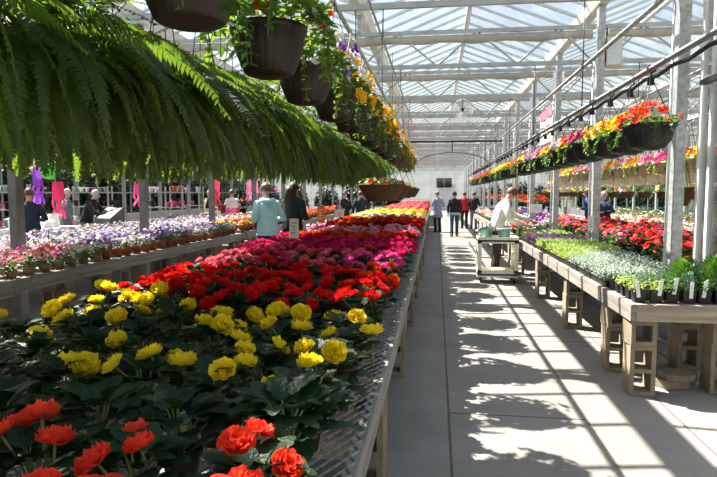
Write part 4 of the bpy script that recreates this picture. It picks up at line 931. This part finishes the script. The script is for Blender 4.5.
# single rust cone basket on chains
t = thing('hanging_basket', 'single rust brown cone basket on chains beside the nearest steel column', 'hanging basket', (3.05, 7.75, 1.42)); mb = MB(); mb.lathe([(0, 0), (.05, 0), (.085, .06), (.125, .22), (.135, .22), (.135, .235), (.12, .235)], 20); mb.lathe([(.12, .235), (0, .235)], 20); put('basket_pot', mb.mesh('basket_pot', 'moss_brown', True), t)
mb = MB()
for i in range(3):
    aa = 2 * PI * i / 3 + .5; mb.tube([(.13 * math.cos(aa), .13 * math.sin(aa), .23), (0, 0, .6), (0, 0, 1.6)], .004, 4)
put('hanger', mb.mesh('hanger', 'dark_metal'), t); put('foliage', leaf_mass(90, 'leaf_mid', .12, .06, 30, .05, .03), t, (0, 0, .22))
hang_pipe('hanging_rail', 'short pipe above the rust brown cone basket', 3.05, 3.02, 6.2, 9.8, .015)
# ------------------------------------------------------------------ services under the roof
for x, z, r_, lab in ((2.2, 3.5, .03, 'pale heating pipe running under the trusses on the column side'), (-4.7, 3.48, .03, 'pale heating pipe running under the trusses above the lane bench')):
    t = hang_pipe('heating_pipe', lab, x, z, 1, 50, r_, 'galv')
t = thing('circulation_fan', 'round wire caged fan hung from the third truss', 'fan', (.52, 12.65, 3.34)); mb = MB()
for rr_ in (.21, .16, .11, .06):
    for dy in (-.06, .06): mb.tube([(rr_ * math.cos(2 * PI * i / 24), dy * (1 - .3 * (.21 - rr_) / .21), rr_ * math.sin(2 * PI * i / 24)) for i in range(25)], .006, 4, 0, False)
for i in range(12):
    a = 2 * PI * i / 12
    for dy in (-.06, .06): mb.tube([(.03 * math.cos(a), dy * .8, .03 * math.sin(a)), (.21 * math.cos(a), dy, .21 * math.sin(a))], .003, 4)
put('cage', mb.mesh('cage', 'gutter', True), t); mb = MB(); mb.tube([(0, -.03, 0), (0, .08, 0)], .04, 12); put('motor', mb.mesh('motor', 'dark_metal', True), t)
for i in range(3):
    mb = MB(); a = 2 * PI * i / 3; mb.add([(.04 * math.cos(a), .01, .04 * math.sin(a)), (.18 * math.cos(a - .3), .03, .18 * math.sin(a - .3)), (.19 * math.cos(a + .2), -.01, .19 * math.sin(a + .2)), (.05 * math.cos(a + .5), -.02, .05 * math.sin(a + .5))], [(0, 1, 2, 3)]); b_ = put('blade', mb.mesh('blade', 'alu'), t)
    s_ = b_.modifiers.new('Solid', 'SOLIDIFY'); s_.thickness = .004
mb = MB(); mb.tube([(0, .02, .05), (0, .0, .27)], .012, 6); put('bracket', mb.mesh('bracket', 'dark_metal', True), t)
t = thing('control_box', 'grey control box high on the second steel column', 'box', (2.66, 9.55, 3.52)); mb = MB(); mb.box((0, 0, .22), (.23, .14, .44)); put('housing', mb.mesh('housing', 'cream_plastic'), t)
mb = MB(); mb.box((0, -.074, .22), (.20, .012, .40)); put('cover', mb.mesh('cover', 'alu'), t); mb = MB(); mb.tube([(-.1, 0, .44), (-.1, 0, .6)], .012, 6); put('cable_gland', mb.mesh('cable_gland', 'dark_metal'), t); mb = MB(); mb.box((-.125, 0, .22), (.03, .1, .3)); put('bracket', mb.mesh('bracket', 'dark_metal'), t)
M['banner'] = mat('white_banner', (.82, .78, .78), .7, .06, 4, transl=.3); M['banner_pink'] = mat('pink_banner_edge', (.75, .22, .30), .7, .08, 6, transl=.3)
t = thing('hanging_banner', 'white banner with a pink edge hung between steel columns beyond the second one', 'banner', (2.47, 13.2, 2.72)); mb = MB()
n = 14; mb.add([(.012 * math.sin(i * .9), i * 1.5 / n, z) for i in range(n + 1) for z in (0, .75)], [(2 * i, 2 * i + 2, 2 * i + 3, 2 * i + 1) for i in range(n)], 0)
mb.add([(-.014, i * 1.5 / 4 * .999 + .0, .55 + z) for i in range(5) for z in (0, .2)], [(2 * i, 2 * i + 2, 2 * i + 3, 2 * i + 1) for i in range(4)], 1); o = put('cloth', mb.mesh('banner_cloth', ['banner', 'banner_pink']), t); s_ = o.modifiers.new('S', 'SOLIDIFY'); s_.thickness = .004
mb = MB()
for y in (.05, 1.45): mb.tube([(0, y, .74), (-.27, y, .78)], .004, 4)
put('cords', mb.mesh('cords', 'dark_metal'), t)
t = thing('irrigation_boom', 'dark spray boom with an arched hose across the aisle, high in the roof', 'boom', (.54, 21.95, 3.46)); mb = MB(); mb.tube([(-1.7, 0, .02), (1.8, 0, .02)], .035, 8); put('boom_pipe', mb.mesh('boom_pipe', 'dark_metal', True), t)
mb = MB(); mb.tube([(0, 0, 0), (0, 0, -.38)], .02, 6); put('drop_pipe', mb.mesh('drop_pipe', 'dark_metal', True), t)
mb = MB(); mb.tube([(1.45 * math.sin(a), 0, -.38 - .6 * (1 - math.cos(a))) for a in [-1.35 + .15 * i for i in range(19)]], .016, 6); put('arched_hose', mb.mesh('arched_hose', 'rubber', True), t)
mb = MB()
for x in (-1.6, 1.7): mb.tube([(x, 0, .02), (x, .0, .14)], .008, 5)
put('hanger_rods', mb.mesh('hanger_rod', 'dark_metal', True), t)
for i, x in enumerate((.27, .99)):
    t = thing('exhaust_fan', ('first' if i == 0 else 'second') + ' of two dark louvred fans above the far doorway, ' + ('lane side' if i == 0 else 'column side'), 'fan', (x, Y1 - .14, 2.08)); mb = MB(); mb.cells([-.33, -.28, .28, .33], [0, .05, .80, .85], lambda a, b: not (a == 1 and b == 1), .18); put('frame', mb.mesh('frame', 'dark_metal'), t)
    mb = MB()
    for k in range(8): mb.box((0, 0, .09 + k * .095), (.56, .10, .012), 0, Matrix.Rotation(.7, 3, 'X'))
    put('louvre', mb.mesh('louvre', 'dark_metal'), t); mb = MB(); mb.tube([(0, .04, .42), (0, .07, .42)], .2, 14); put('blade_disc', mb.mesh('hub', 'galv'), t)
# glazed screen and dark rail beside the nearest column
t = thing('glazed_screen', 'tall clear screen in pale metal uprights beside the nearest steel column', 'screen', (2.62, 0, 0)); mb = MB()
for y, w_ in ((6.28, .06), (6.05, .05), (4.9, .05), (3.9, .05)):
    mb = MB(); mb.box((0, y, 2.2), (.05, w_, 4.4)); put('upright', mb.mesh('upright', 'gutter' if y != 6.28 else 'card'), t)
mb = MB(); mb.box((0, 5.09, 2.2), (.012, 2.36, 4.3)); put('glazing', mb.mesh('glazing', 'poly'), t)
mb = MB(); mb.box((0, 5.09, .06), (.055, 2.38, .1)); put('bottom_channel', mb.mesh('bottom_channel', 'alu'), t)
t = thing('hanging_rail', 'short dark rail with white end clips beside the clear screen', 'rail', (2.53, 0, 2.64)); mb = MB(); mb.box((0, 4.4, 0), (.05, 3.4, .05)); put('rail', mb.mesh('rail', 'dark_metal'), t); mb = MB()
for y in (6.0, 5.6): mb.box((0, y, .04), (.04, .1, .03))
put('end_clip', mb.mesh('end_clip', 'white_plastic'), t); mb = MB()
for y in (5.2, 3.4): mb.tube([(0, y, .02), (0, y, .96)], .006, 5)
put('hanger_rod', mb.mesh('hanger_rod', 'dark_metal'), t)

t = thing('wooden_post', 'dark weathered wooden post beside the nearest column of the lane bench', 'post', (-5.19, 6.18, 0)); mb = MB(); mb.box((0, 0, 1.76), (.075, .1, 3.52)); put('post', mb.mesh('post', 'post_wood'), t); mb = MB(); mb.box((.045, 0, 2.9), (.02, .06, .25)); put('bracket', mb.mesh('bracket', 'dark_metal'), t)
# ------------------------------------------------------------------ utility cart and the pots on it
t = thing('utility_cart', 'almond coloured two-shelf plastic cart standing in the aisle', 'cart', (1.07, 10.55, 0)); W_, D_ = .70, .46
for nm, z, lip in (('top_shelf', .745, .05), ('lower_shelf', .15, .06)):
    mb = MB(); mb.box((0, 0, z), (W_, D_, .03))
    for sx, sy, lx, ly in ((0, -1, W_, .02), (0, 1, W_, .02), (-1, 0, .02, D_ - .04), (1, 0, .02, D_ - .04)): mb.box((sx * (W_ / 2 - .01), sy * (D_ / 2 - .01), z + .015 + lip / 2 - .03), (lx, ly, lip + .06))
    put(nm, mb.mesh(nm, 'cart'), t)
for sx in (-1, 1):
    for sy in (-1, 1):
        mb = MB(); mb.box((sx * (W_ / 2 - .035), sy * (D_ / 2 - .012), .45), (.07, .024, .56)); mb.box((sx * (W_ / 2 - .012), sy * (D_ / 2 - .052), .45), (.024, .056, .56))
        for k in range(4): mb.box((sx * (W_ / 2 - .04), sy * (D_ / 2 - .05), .25 + k * .13), (.05, .05, .014))
        put('corner_post', mb.mesh('corner_post', 'cart'), t)
        c_ = MB(); c_.box((sx * .29, sy * .17, .105), (.05, .03, .04)); o = put('caster', c_.mesh('caster', 'galv'), t); c_ = MB(); c_.tube([(sx * .29 - .014, sy * .17, .05), (sx * .29 + .014, sy * .17, .05)], .048, 14); put('wheel', c_.mesh('wheel', 'black_plastic'), o)
AP = pot_mesh('aqua_plastic', .125, .20, 24, 'flower_pot')
for x, lab in ((.87, 'aqua green plastic pot at the lane-side end of the almond cart'), (1.19, 'aqua green plastic pot beside the white jacket on the almond cart')): tag(put('flower_pot', AP, None, (x, 10.5, .762)), lab, 'pot', 'pots on the cart')
# price signs on wire stakes
def price_sign(x, y, zb, z0, z1, w_, lab, m='card', rz=0.):
    t = thing('price_sign', lab, 'sign', (x, y, zb), rz); mb = MB(); mb.tube([(0, .004, 0), (0, .004, z0 - zb + .04)], .004, 5); put('stake', mb.mesh('stake', 'dark_metal'), t)
    mb = MB(); mb.box((0, 0, (z0 + z1) / 2 - zb), (w_, .004, z1 - z0)); cd = put('card', mb.mesh('card', m), t); h = z1 - z0; mb = MB()
    rr_ = random.Random(int(x * 100))
    for k in range(4): mb.box((rr_.uniform(-.01, .01), -.003, z1 - zb - h * (.22 + .17 * k)), (w_ * rr_.uniform(.35, .6), .002, h * .035))
    put('print', mb.mesh('print', 'ink' if m == 'card' else 'card'), cd)
price_sign(-1.5, 6.0, ZM + .006, 1.10, 1.31, .10, 'white printed price card on a stake among the crimson begonias'); price_sign(-1.97, 9.8, ZM + .006, 1.07, 1.36, .13, 'orange price card on a stake at the lane edge of the begonia bench', 'orange_card')
price_sign(-1.9, 11.3, ZM + .006, 1.2, 1.45, .03, 'narrow pale stake tag standing among the dark red begonias')
price_sign(1.95, 11.86, ZRB + .006, 1.2, 1.36, .22, 'broad white price card over the purple seedlings near the white jacket'); price_sign(2.2, 8.72, ZRB + .006, 1.04, 1.25, .09, 'slim white price card over the silvery seedling flats', 'card', .3)
price_sign(3.4, 7.6, ZGB + .02, 1.05, 1.27, .09, 'small white price card among the nearest geraniums', 'card', -.2)

# ------------------------------------------------------------------ shoppers
CL = {k: cloth(k, c) for k, c in dict(light_blue_cloth=(.40, .68, .76), black_cloth=(.012, .012, .014), navy_cloth=(.015, .022, .05), denim=(.05, .07, .12), off_white_cloth=(.72, .69, .63), grey_blue_cloth=(.24, .29, .38), red_cloth=(.55, .02, .03), royal_cloth=(.02, .05, .22), white_cloth=(.75, .75, .74), dark_brown_cloth=(.05, .03, .022), slate_cloth=(.12, .14, .17), pale_denim=(.30, .42, .55), beige_cloth=(.5, .42, .33)).items()}
HA = {k: mat(k, c, .5, .35, 60) for k, c in dict(grey_brown_hair=(.12, .085, .06), dark_hair=(.025, .014, .010), brown_hair=(.09, .045, .022), blonde_hair=(.42, .30, .17), red_brown_hair=(.14, .055, .028), grey_hair=(.4, .38, .35)).items()}
bent = (((-.265, -.05, 1.09), (-.17, .20, 1.08)), ((.265, -.05, 1.09), (.17, .20, 1.08)))
def hood(t, B, Hd):
    mb = MB(); mb.tube([B(-.085, .06, 1.41), B(-.10, -.03, 1.40), B(-.06, -.115, 1.375), B(0, -.135, 1.36), B(.06, -.115, 1.375), B(.10, -.03, 1.40), B(.085, .06, 1.41)], [.02, .04, .05, .055, .05, .04, .02], 10); put('hood', mb.mesh('hood', CL['light_blue_cloth'], True), t)
    mb = MB(); mb.rings([(Vector((0, 0, .835)), .192, .148), (Vector((0, 0, .875)), .192, .148)], 18, 0, False); put('hem', mb.mesh('hem', CL['light_blue_cloth'], True), t)
person('person in a light blue jacket and dark trousers with short greying hair, between the benches', (-2.83, 9.5, 0), .75, 1.72, CL['light_blue_cloth'], CL['navy_cloth'], HA['grey_brown_hair'], bent, .05, extra=hood, twist=.6)
person('person in black with long dark hair beside the light blue jacket', (-2.52, 10.0, 0), -.35, 1.74, CL['black_cloth'], CL['denim'], HA['dark_hair'], bent, .04, hair_long=True)
person('person in an off-white jacket bending over seedlings behind the almond cart', (1.12, 11.2, 0), -PI / 2, 1.72, CL['off_white_cloth'], CL['dark_brown_cloth'], HA['red_brown_hair'], (((-.27, .36, 1.10), (-.22, .62, 1.02)), ((.29, .20, 1.04), (.16, .42, .96))), .34, head_down=.25)
person('person in a long blue-grey coat standing at the end of the chrysanthemum bench', (.03, 23.7, 0), .5, 1.62, CL['grey_blue_cloth'], CL['black_cloth'], HA['grey_brown_hair'], bent, .03, long_coat=True)
def shirt_hem(t, B, Hd):
    mb = MB(); mb.rings([(Vector((0, 0, .80)), .192, .148), (Vector((0, 0, .87)), .192, .148), (Vector((0, 0, .90)), .188, .146)], 16); put('shirt_hem', mb.mesh('shirt_hem', CL['pale_denim'], True), t)
person('person in a black top over a pale blue shirt walking away along the aisle', (.64, 21.4, 0), .05, 1.6, CL['black_cloth'], CL['denim'], HA['dark_hair'], None, .02, extra=shirt_hem, step=.13)
person('person in a red top far down the aisle', (1.22, 26.2, 0), .2, 1.6, CL['red_cloth'], CL['black_cloth'], HA['dark_hair'])
person('person in dark clothes beside the red top far down the aisle', (1.62, 26.0, 0), -.3, 1.6, CL['black_cloth'], CL['slate_cloth'], HA['dark_hair'], bent)
person('person in a royal blue jacket leaning beyond the geraniums, nearer the off-white jacket', (4.72, 18.9, 0), 1.2, 1.66, CL['royal_cloth'], CL['navy_cloth'], HA['dark_hair'], bent, .12)
person('person in a dark blue jacket with grey hair beyond the geraniums, nearer the nearest column', (4.72, 17.2, 0), 2.0, 1.6, CL['navy_cloth'], CL['black_cloth'], HA['grey_hair'], bent, .06)
person('person in a navy jacket beside the first post of the lane bench', (-7.6, 10.0, 0), .6, 1.64, CL['navy_cloth'], CL['black_cloth'], HA['brown_hair'], bent, .05)
person('person in black bending over the grey sales counter', (-8.45, 13.1, 0), -1.45, 1.68, CL['black_cloth'], CL['slate_cloth'], HA['grey_hair'], (((-.27, .3, 1.1), (-.2, .5, 1.0)), ((.27, .3, 1.1), (.2, .5, 1.0))), .35)
person('person in slate grey standing among the windsocks behind the counter', (-9.7, 14.2, 0), -.8, 1.66, CL['slate_cloth'], CL['slate_cloth'], HA['grey_hair'])
person('person in black holding a white bag near the marigold bench', (-7.15, 18.0, 0), -.4, 1.7, CL['black_cloth'], CL['navy_cloth'], HA['dark_hair'], bent)
person('person in a white jacket next to the black-clad shopper by the marigolds', (-6.72, 18.5, 0), .7, 1.66, CL['white_cloth'], CL['denim'], HA['brown_hair'], bent)
person('person in a black jacket in the lane beyond the two women, bag in front', (-3.02, 18.9, 0), -2.6, 1.6, CL['black_cloth'], CL['slate_cloth'], HA['dark_hair'], bent)
person('person in dark navy standing beside the black jacket in the far lane', (-2.58, 19.6, 0), .4, 1.62, CL['navy_cloth'], CL['navy_cloth'], HA['brown_hair'], bent)
person('person in beige at the far end of the shop shelves', (-8.3, 20.5, 0), 1.2, 1.65, CL['beige_cloth'], CL['denim'], HA['blonde_hair'])
def bag(loc, lab, m, s_=1.):
    t = thing('shopping_bag', lab, 'bag', loc, 0, None, s_); mb = MB(); mb.add([(-.15, -.05, 0), (.15, -.05, 0), (.15, .05, 0), (-.15, .05, 0), (-.17, -.06, .3), (.17, -.06, .3), (.17, .06, .3), (-.17, .06, .3)], [(3, 2, 1, 0), (0, 1, 5, 4), (1, 2, 6, 5), (2, 3, 7, 6), (3, 0, 4, 7)]); put('bag_body', mb.mesh('bag_body', m), t)
    for y in (-.05, .05):
        mb = MB(); mb.tube([(-.08, y, .3), (-.06, y * .6, .42), (.06, y * .6, .42), (.08, y, .3)], .008, 6); put('handle', mb.mesh('handle', m, True), t)
bag((-6.93, 17.55, .72), 'white bag held by the black-clad shopper near the marigolds', CL['white_cloth']); bag((-3.12, 18.55, .78), 'tan handbag held by the person in the far lane', CL['beige_cloth'], .9)

# ------------------------------------------------------------------ shop corner beyond the lane bench
def table(lab, x0, x1, y0, y1, z, m, name='table', cat='table'):
    t = thing(name, lab, cat, ((x0 + x1) / 2, (y0 + y1) / 2, 0)); mb = MB(); a, b = (x1 - x0) / 2, (y1 - y0) / 2; mb.box((0, 0, z - .025), (2 * a, 2 * b, .05)); put('table_top', mb.mesh('table_top', m), t); mb = MB(); mb.box((0, 0, z - .09), (2 * a - .08, 2 * b - .08, .08)); put('apron', mb.mesh('apron', m), t)
    for sx in (-1, 1):
        for sy in (-1, 1): mb = MB(); mb.box((sx * (a - .06), sy * (b - .06), (z - .05) / 2), (.07, .07, z - .05)); put('leg', mb.mesh('leg', m), t)
table('grey plank sales counter behind the lilac pansies', -8.1, -7.35, 12.4, 14.2, .85, 'plank', 'sales_counter', 'counter')
M['shelfgrey'] = mat('grey_shelf_paint', (.30, .29, .28), .5, .1); M['reg'] = mat('grey_plastic', (.10, .095, .09), .5, .08)
t = thing('cash_register', 'grey cash register on the sales counter', 'register', (-7.75, 12.95, .85), -.3); mb = MB()
mb.add([(-.25, -.22, 0), (.25, -.22, 0), (.25, .22, 0), (-.25, .22, 0), (-.25, -.22, .14), (.25, -.22, .14), (.25, .16, .38), (-.25, .16, .38), (.25, .22, .38), (-.25, .22, .38)], [(3, 2, 1, 0), (0, 1, 5, 4), (4, 5, 6, 7), (7, 6, 8, 9), (2, 3, 9, 8), (1, 2, 8, 6, 5), (3, 0, 4, 7, 9)]); put('housing', mb.mesh('housing', 'reg'), t)
for i in range(4):
    for j in range(5): mb = MB(); mb.box((-.16 + j * .08, -.13 + i * .07, .195 + i * .0443), (.05, .045, .02), 0, Matrix.Rotation(.56, 3, 'X')); put('key', mb.mesh('key', 'black_plastic'), t)
mb = MB(); mb.tube([(0, .19, .38), (0, .19, .46)], .02, 8); mb.box((0, .19, .5), (.26, .03, .1)); put('display', mb.mesh('display', 'dark_metal'), t)
table('honey coloured wooden table beside the sales counter', -7.35, -6.0, 17.4, 18.3, .95, 'tanwood')
M['pinkbox'] = mat('pink_box', (.78, .13, .30), .7, .1); M['wine'] = mat('wine_red', (.2, .02, .03), .6, .2)
for loc, d, m_, lab in (((-6.95, 17.8, .95), (.42, .32, .26), 'wine', 'dark red chest on the honey coloured table'), ((-6.45, 17.8, .95), (.36, .3, .18), 'pinkbox', 'pink gift box on the honey coloured table')):
    t = thing('gift_box', lab, 'box', loc); mb = MB(); mb.box((0, 0, d[2] * .4), (d[0], d[1], d[2] * .8)); put('box_body', mb.mesh('box_body', m_), t); mb = MB(); mb.box((0, 0, d[2] * .9), (d[0] + .02, d[1] + .02, d[2] * .2)); put('lid', mb.mesh('lid', m_), t)
    mb = MB(); mb.box((0, -d[1] / 2 - .012, d[2] * .72), (.05, .01, .05)); put('clasp', mb.mesh('clasp', 'alu'), t)
table('low white display table of garden goods behind the pansies', -9.6, -8.6, 11.6, 13.2, .78, 'white_plastic', 'display_table')
for i, (x, y, d) in enumerate(((-9.3, 11.9, (.35, .3, .22)), (-8.95, 12.2, (.3, .3, .16)), (-9.25, 12.8, (.4, .3, .28)))):
    t = thing('white_carton', ('low white carton at the near end of the white display table', 'flat white carton in the middle of the white display table', 'tall white carton at the far end of the white display table')[i], 'box', (x, y, .78), rnd.uniform(-.2, .2)); mb = MB(); mb.box((0, 0, d[2] / 2), d); put('carton', mb.mesh('carton', 'card'), t)
    for sg in (-1, 1): mb = MB(); mb.box((sg * (d[0] / 2 + .04), 0, d[2] + .01), (.12, d[1], .006), 0, Matrix.Rotation(sg * .4, 3, 'Y')); put('flap', mb.mesh('flap', 'card'), t)
M['sack'] = mat('pale_blue_sack', (.40, .58, .70), .5, .12, 5)
for i, (x, y, z) in enumerate(((-8.0, 11.0, 0), (-8.0, 11.0, .26), (-8.05, 11.0, .52))):
    mb = MB(); mb.ball((0, 0, .14), (.45, .3, .15), 16, 8); mb.tube([(-.5, 0, .14), (-.38, 0, .14)], [(.14, .03), (.06, .12)], 8); o = put('compost_sack', mb.mesh('compost_sack', 'sack', True), None, (x, y, z), (0, 0, .1 * i)); tag(o, ('pale blue compost sack at the bottom of the pile beside the white display table', 'pale blue compost sack in the middle of the pile', 'pale blue compost sack topmost of the pile')[i], 'sack', 'compost sacks')
def windsock(x, y, z, L_, r_, c, lab, zt=ZB):
    m_ = mat('windsock_' + lab.split()[0], c, .7, .15, 8, transl=.35); t = thing('hanging_windsock', lab, 'windsock', (x, y, z)); mb = MB(); mb.lathe([(r_ * .9, 0), (r_, -.1), (r_, -L_ * .5)], 14); o = put('sleeve', mb.mesh('sleeve', m_, True), t)
    for k in range(6):
        a = 2 * PI * k / 6; mb = MB(); pts = [(r_ * math.cos(a) + .02 * math.sin(j * 1.3 + k), r_ * math.sin(a) + .02 * math.cos(j + k), -L_ * .5 - L_ * .5 * j / 6) for j in range(7)]
        vs = []; 
        for p in pts: vs += [(p[0] - .035 * math.sin(a), p[1] + .035 * math.cos(a), p[2]), (p[0] + .035 * math.sin(a), p[1] - .035 * math.cos(a), p[2])]
        mb.add(vs, [(2 * j, 2 * j + 1, 2 * j + 3, 2 * j + 2) for j in range(6)]); put('tail', mb.mesh('tail', m_), t)
    mb = MB(); mb.tube([(0, 0, 0), (0, 0, zt - z)], .004, 4); mb.tube([(r_ * .9, 0, 0), (0, 0, .12), (-r_ * .9, 0, 0)], .004, 4); put('cord', mb.mesh('cord', 'dark_metal'), t)
for x, y, z, L_, r_, c, lab in ((-9.1, 13, 1.85, .9, .13, (.75, .05, .17), 'magenta windsock with streamers hanging above the white display table'), (-9.62, 13, 2.2, .9, .11, (.28, .06, .5), 'violet windsock hanging nearest the first lane bench post'), (-7.1, 13.2, 1.85, .6, .14, (.8, .12, .32), 'pink windsock hanging over the sales counter end'),
                                 (-5.75, 17.8, 1.95, .6, .14, (.82, .2, .45), 'rose windsock hanging above the honey coloured table'), (-6.3, 16.0, 1.95, .7, .12, (.72, .05, .12), 'crimson windsock hanging behind the second lane bench column'), (-8.3, 15.5, 2.0, .7, .12, (.8, .25, .35), 'salmon windsock hanging behind the bending person in black'), (-6.9, 21., 2.1, .8, .15, (.8, .35, .55), 'pale rose windsock hanging beyond the white jacket')):
    windsock(x, y, z, L_, r_, c, lab)
mb = MB(); mb.ball((0, 0, 0), (.22, .22, .2), 16, 10)
t = thing('hanging_lantern', 'bright green paper lantern hanging between the windsocks', 'lantern', (-9.3, 13, 2.1)); put('shade', mb.mesh('shade', mat('green_paper', (.12, .52, .08), .6, .12, 6, transl=.4), True), t); mb = MB(); mb.tube([(0, 0, .19), (0, 0, ZB - 2.1)], .004, 4); put('cord', mb.mesh('cord', 'dark_metal'), t); mb = MB(); mb.tube([(0, 0, -.23), (0, 0, -.19)], .06, 10); put('rim', mb.mesh('rim', 'dark_metal'), t)
GOOD = [('terracotta', .08), ('white_plastic', .07), ('aqua_plastic', .08), ('brown_plastic', .09), ('pinkbox', .07), ('leaf_silver', .07)]
GM = [pot_mesh(m_, r_, r_ * 2.1, 12, 'ornamental_pot') for m_, r_ in GOOD]; gname = ('terracotta', 'white', 'aqua', 'brown', 'pink', 'pale grey')
sn = ('behind the counter', 'behind the honey coloured table', 'beyond the marigolds', 'at the back of the shop', 'beside the windsocks')
for si, (x, y, rz) in enumerate(((-8.0, 16.4, 0), (-8.6, 19.0, 0), (-6.6, 23., 0), (-10.8, 17., .2), (-11., 13.5, .5))):
    t = thing('shelving_unit', f'grey open shelving unit with pots, {sn[si]}', 'shelf', (x, y, 0), rz)
    for sx in (-.6, .6):
        for sy in (-.18, .18): mb = MB(); mb.box((sx, sy, .9), (.04, .04, 1.8)); put('upright', mb.mesh('upright', 'shelfgrey'), t)
    for k, z in enumerate((.25, .7, 1.15, 1.6)):
        mb = MB(); mb.box((0, 0, z), (1.16, .4, .03)); put('shelf_board', mb.mesh('shelf_board', 'shelfgrey'), t)
        for j in range(6):
            if rnd.random() < .2 or k == 0: continue
            q = rnd.randrange(6); lx = -.47 + j * .19; p_ = Matrix.Rotation(rz, 3, 'Z') @ Vector((lx, rnd.uniform(-.05, .05), 0))
            tag(put('ornamental_pot', GM[q], None, (x + p_.x, y + p_.y, z + .016)), f'{gname[q]} pot, {nth(j + 1)} on {("", "second", "third", "top")[k]} shelf of unit {sn[si]}', 'pot', 'pots on the shop shelves')
for x, y, k, lab in ((-5.75, 12.9, 0, 'red geranium in a pot raised among the far pansies'), (-6.35, 17.9, 2, 'coral geranium on the honey coloured table')): pass
tag(put('geranium', GER[0][0], None, (-6.1, 17.9, .95), (0, 0, 0), 1.25), 'red geranium in a black pot on the honey coloured table', 'flowering plant')
# ------------------------------------------------------------------ outside: evergreen hedge added beyond the shop glass to darken the bright view
HB = [leaf_mass(200 + i, 'leaf_dark', 1.6, 3.6, 1900, .5, .3, flat=.55, name='evergreen_shrub') for i in range(2)]
for i in range(19): tag(put('evergreen_shrub', HB[i % 2], None, (-19.2 + rnd.uniform(-.3, .3), 2 + 3.15 * i, -.06), (0, 0, rnd.uniform(0, 6)), rnd.uniform(.92, 1.0)), f'dark evergreen shrub added outside the shop glass, {nth(i + 1)} along the hedge', 'shrub', 'hedge added outside the shop')
for i in range(20): tag(put('evergreen_shrub', HB[i % 2], None, (13.4 + rnd.uniform(-.3, .3), 8 + 2.5 * i, -.06), (0, 0, rnd.uniform(0, 6)), rnd.uniform(.55, .7)), f'low evergreen shrub outside the glass beyond the geraniums, {nth(i + 1)} along', 'shrub', 'low hedge outside')
PT = pot_mesh('black_plastic', .3, .4, 18); PE = [leaf_mass(220 + i, 'leaf_dark', .85, 2.0, 900, .26, .15, flat=.6) for i in range(2)]
for i, (x, y) in enumerate([(-3.2 - 1.15 * k, 42.1 + (k % 2) * 3.1) for k in range(11)] + [(3.4 + 1.1 * k, 46 + (k % 2) * 1.2) for k in range(6)]):
    t = thing('potted_evergreen', f'dark potted evergreen before the far wall, {nth(i % 11 + 1 if i < 11 else i - 10)} along on the {"shop" if i < 11 else "geranium"} side', 'potted plant', (x, y, 0), rnd.uniform(0, 6), 'potted evergreens before the far wall'); put('pot', PT, t); put('foliage', PE[i % 2], t, (0, 0, .34), (0, 0, 0), rnd.uniform(.85, 1.1))
# ------------------------------------------------------------------ outside: bare trees beyond the glass on the geranium side
def bare_tree(x, y, h, seed, lab):
    r = random.Random(seed); mb = MB()
    def br(p, d, L_, rad, lv):
        e = p + d * L_; mb.tube([p, p.lerp(e, .5) + Vector((r.uniform(-1, 1), r.uniform(-1, 1), 0)) * L_ * .05, e], [rad, rad * .85, rad * .65], 5 if lv < 2 else 3, 0, False)
        if lv < 5:
            for k in range(3 if lv < 4 else 2): br(e, (d + Vector((r.uniform(-1, 1), r.uniform(-1, 1), r.uniform(-.2, .7))) * .75).normalized(), L_ * r.uniform(.62, .82), rad * .6, lv + 1)
    br(Vector((0, 0, 0)), Vector((0, 0, 1)), h * .3, h * .02, 0); o = put('bare_tree', mb.mesh('bare_tree', mat('bark', (.16, .12, .10), .9, .3)), None, (x, y, 0)); tag(o, lab, 'tree', 'trees outside')
for i, (x, y, h) in enumerate(((17, 24, 10), (24, 34, 11), (17, 46, 11), (30, 24, 11))): bare_tree(x, y, h, i, f'leafless tree outside beyond the greenhouse glass, {nth(i + 1)} along')
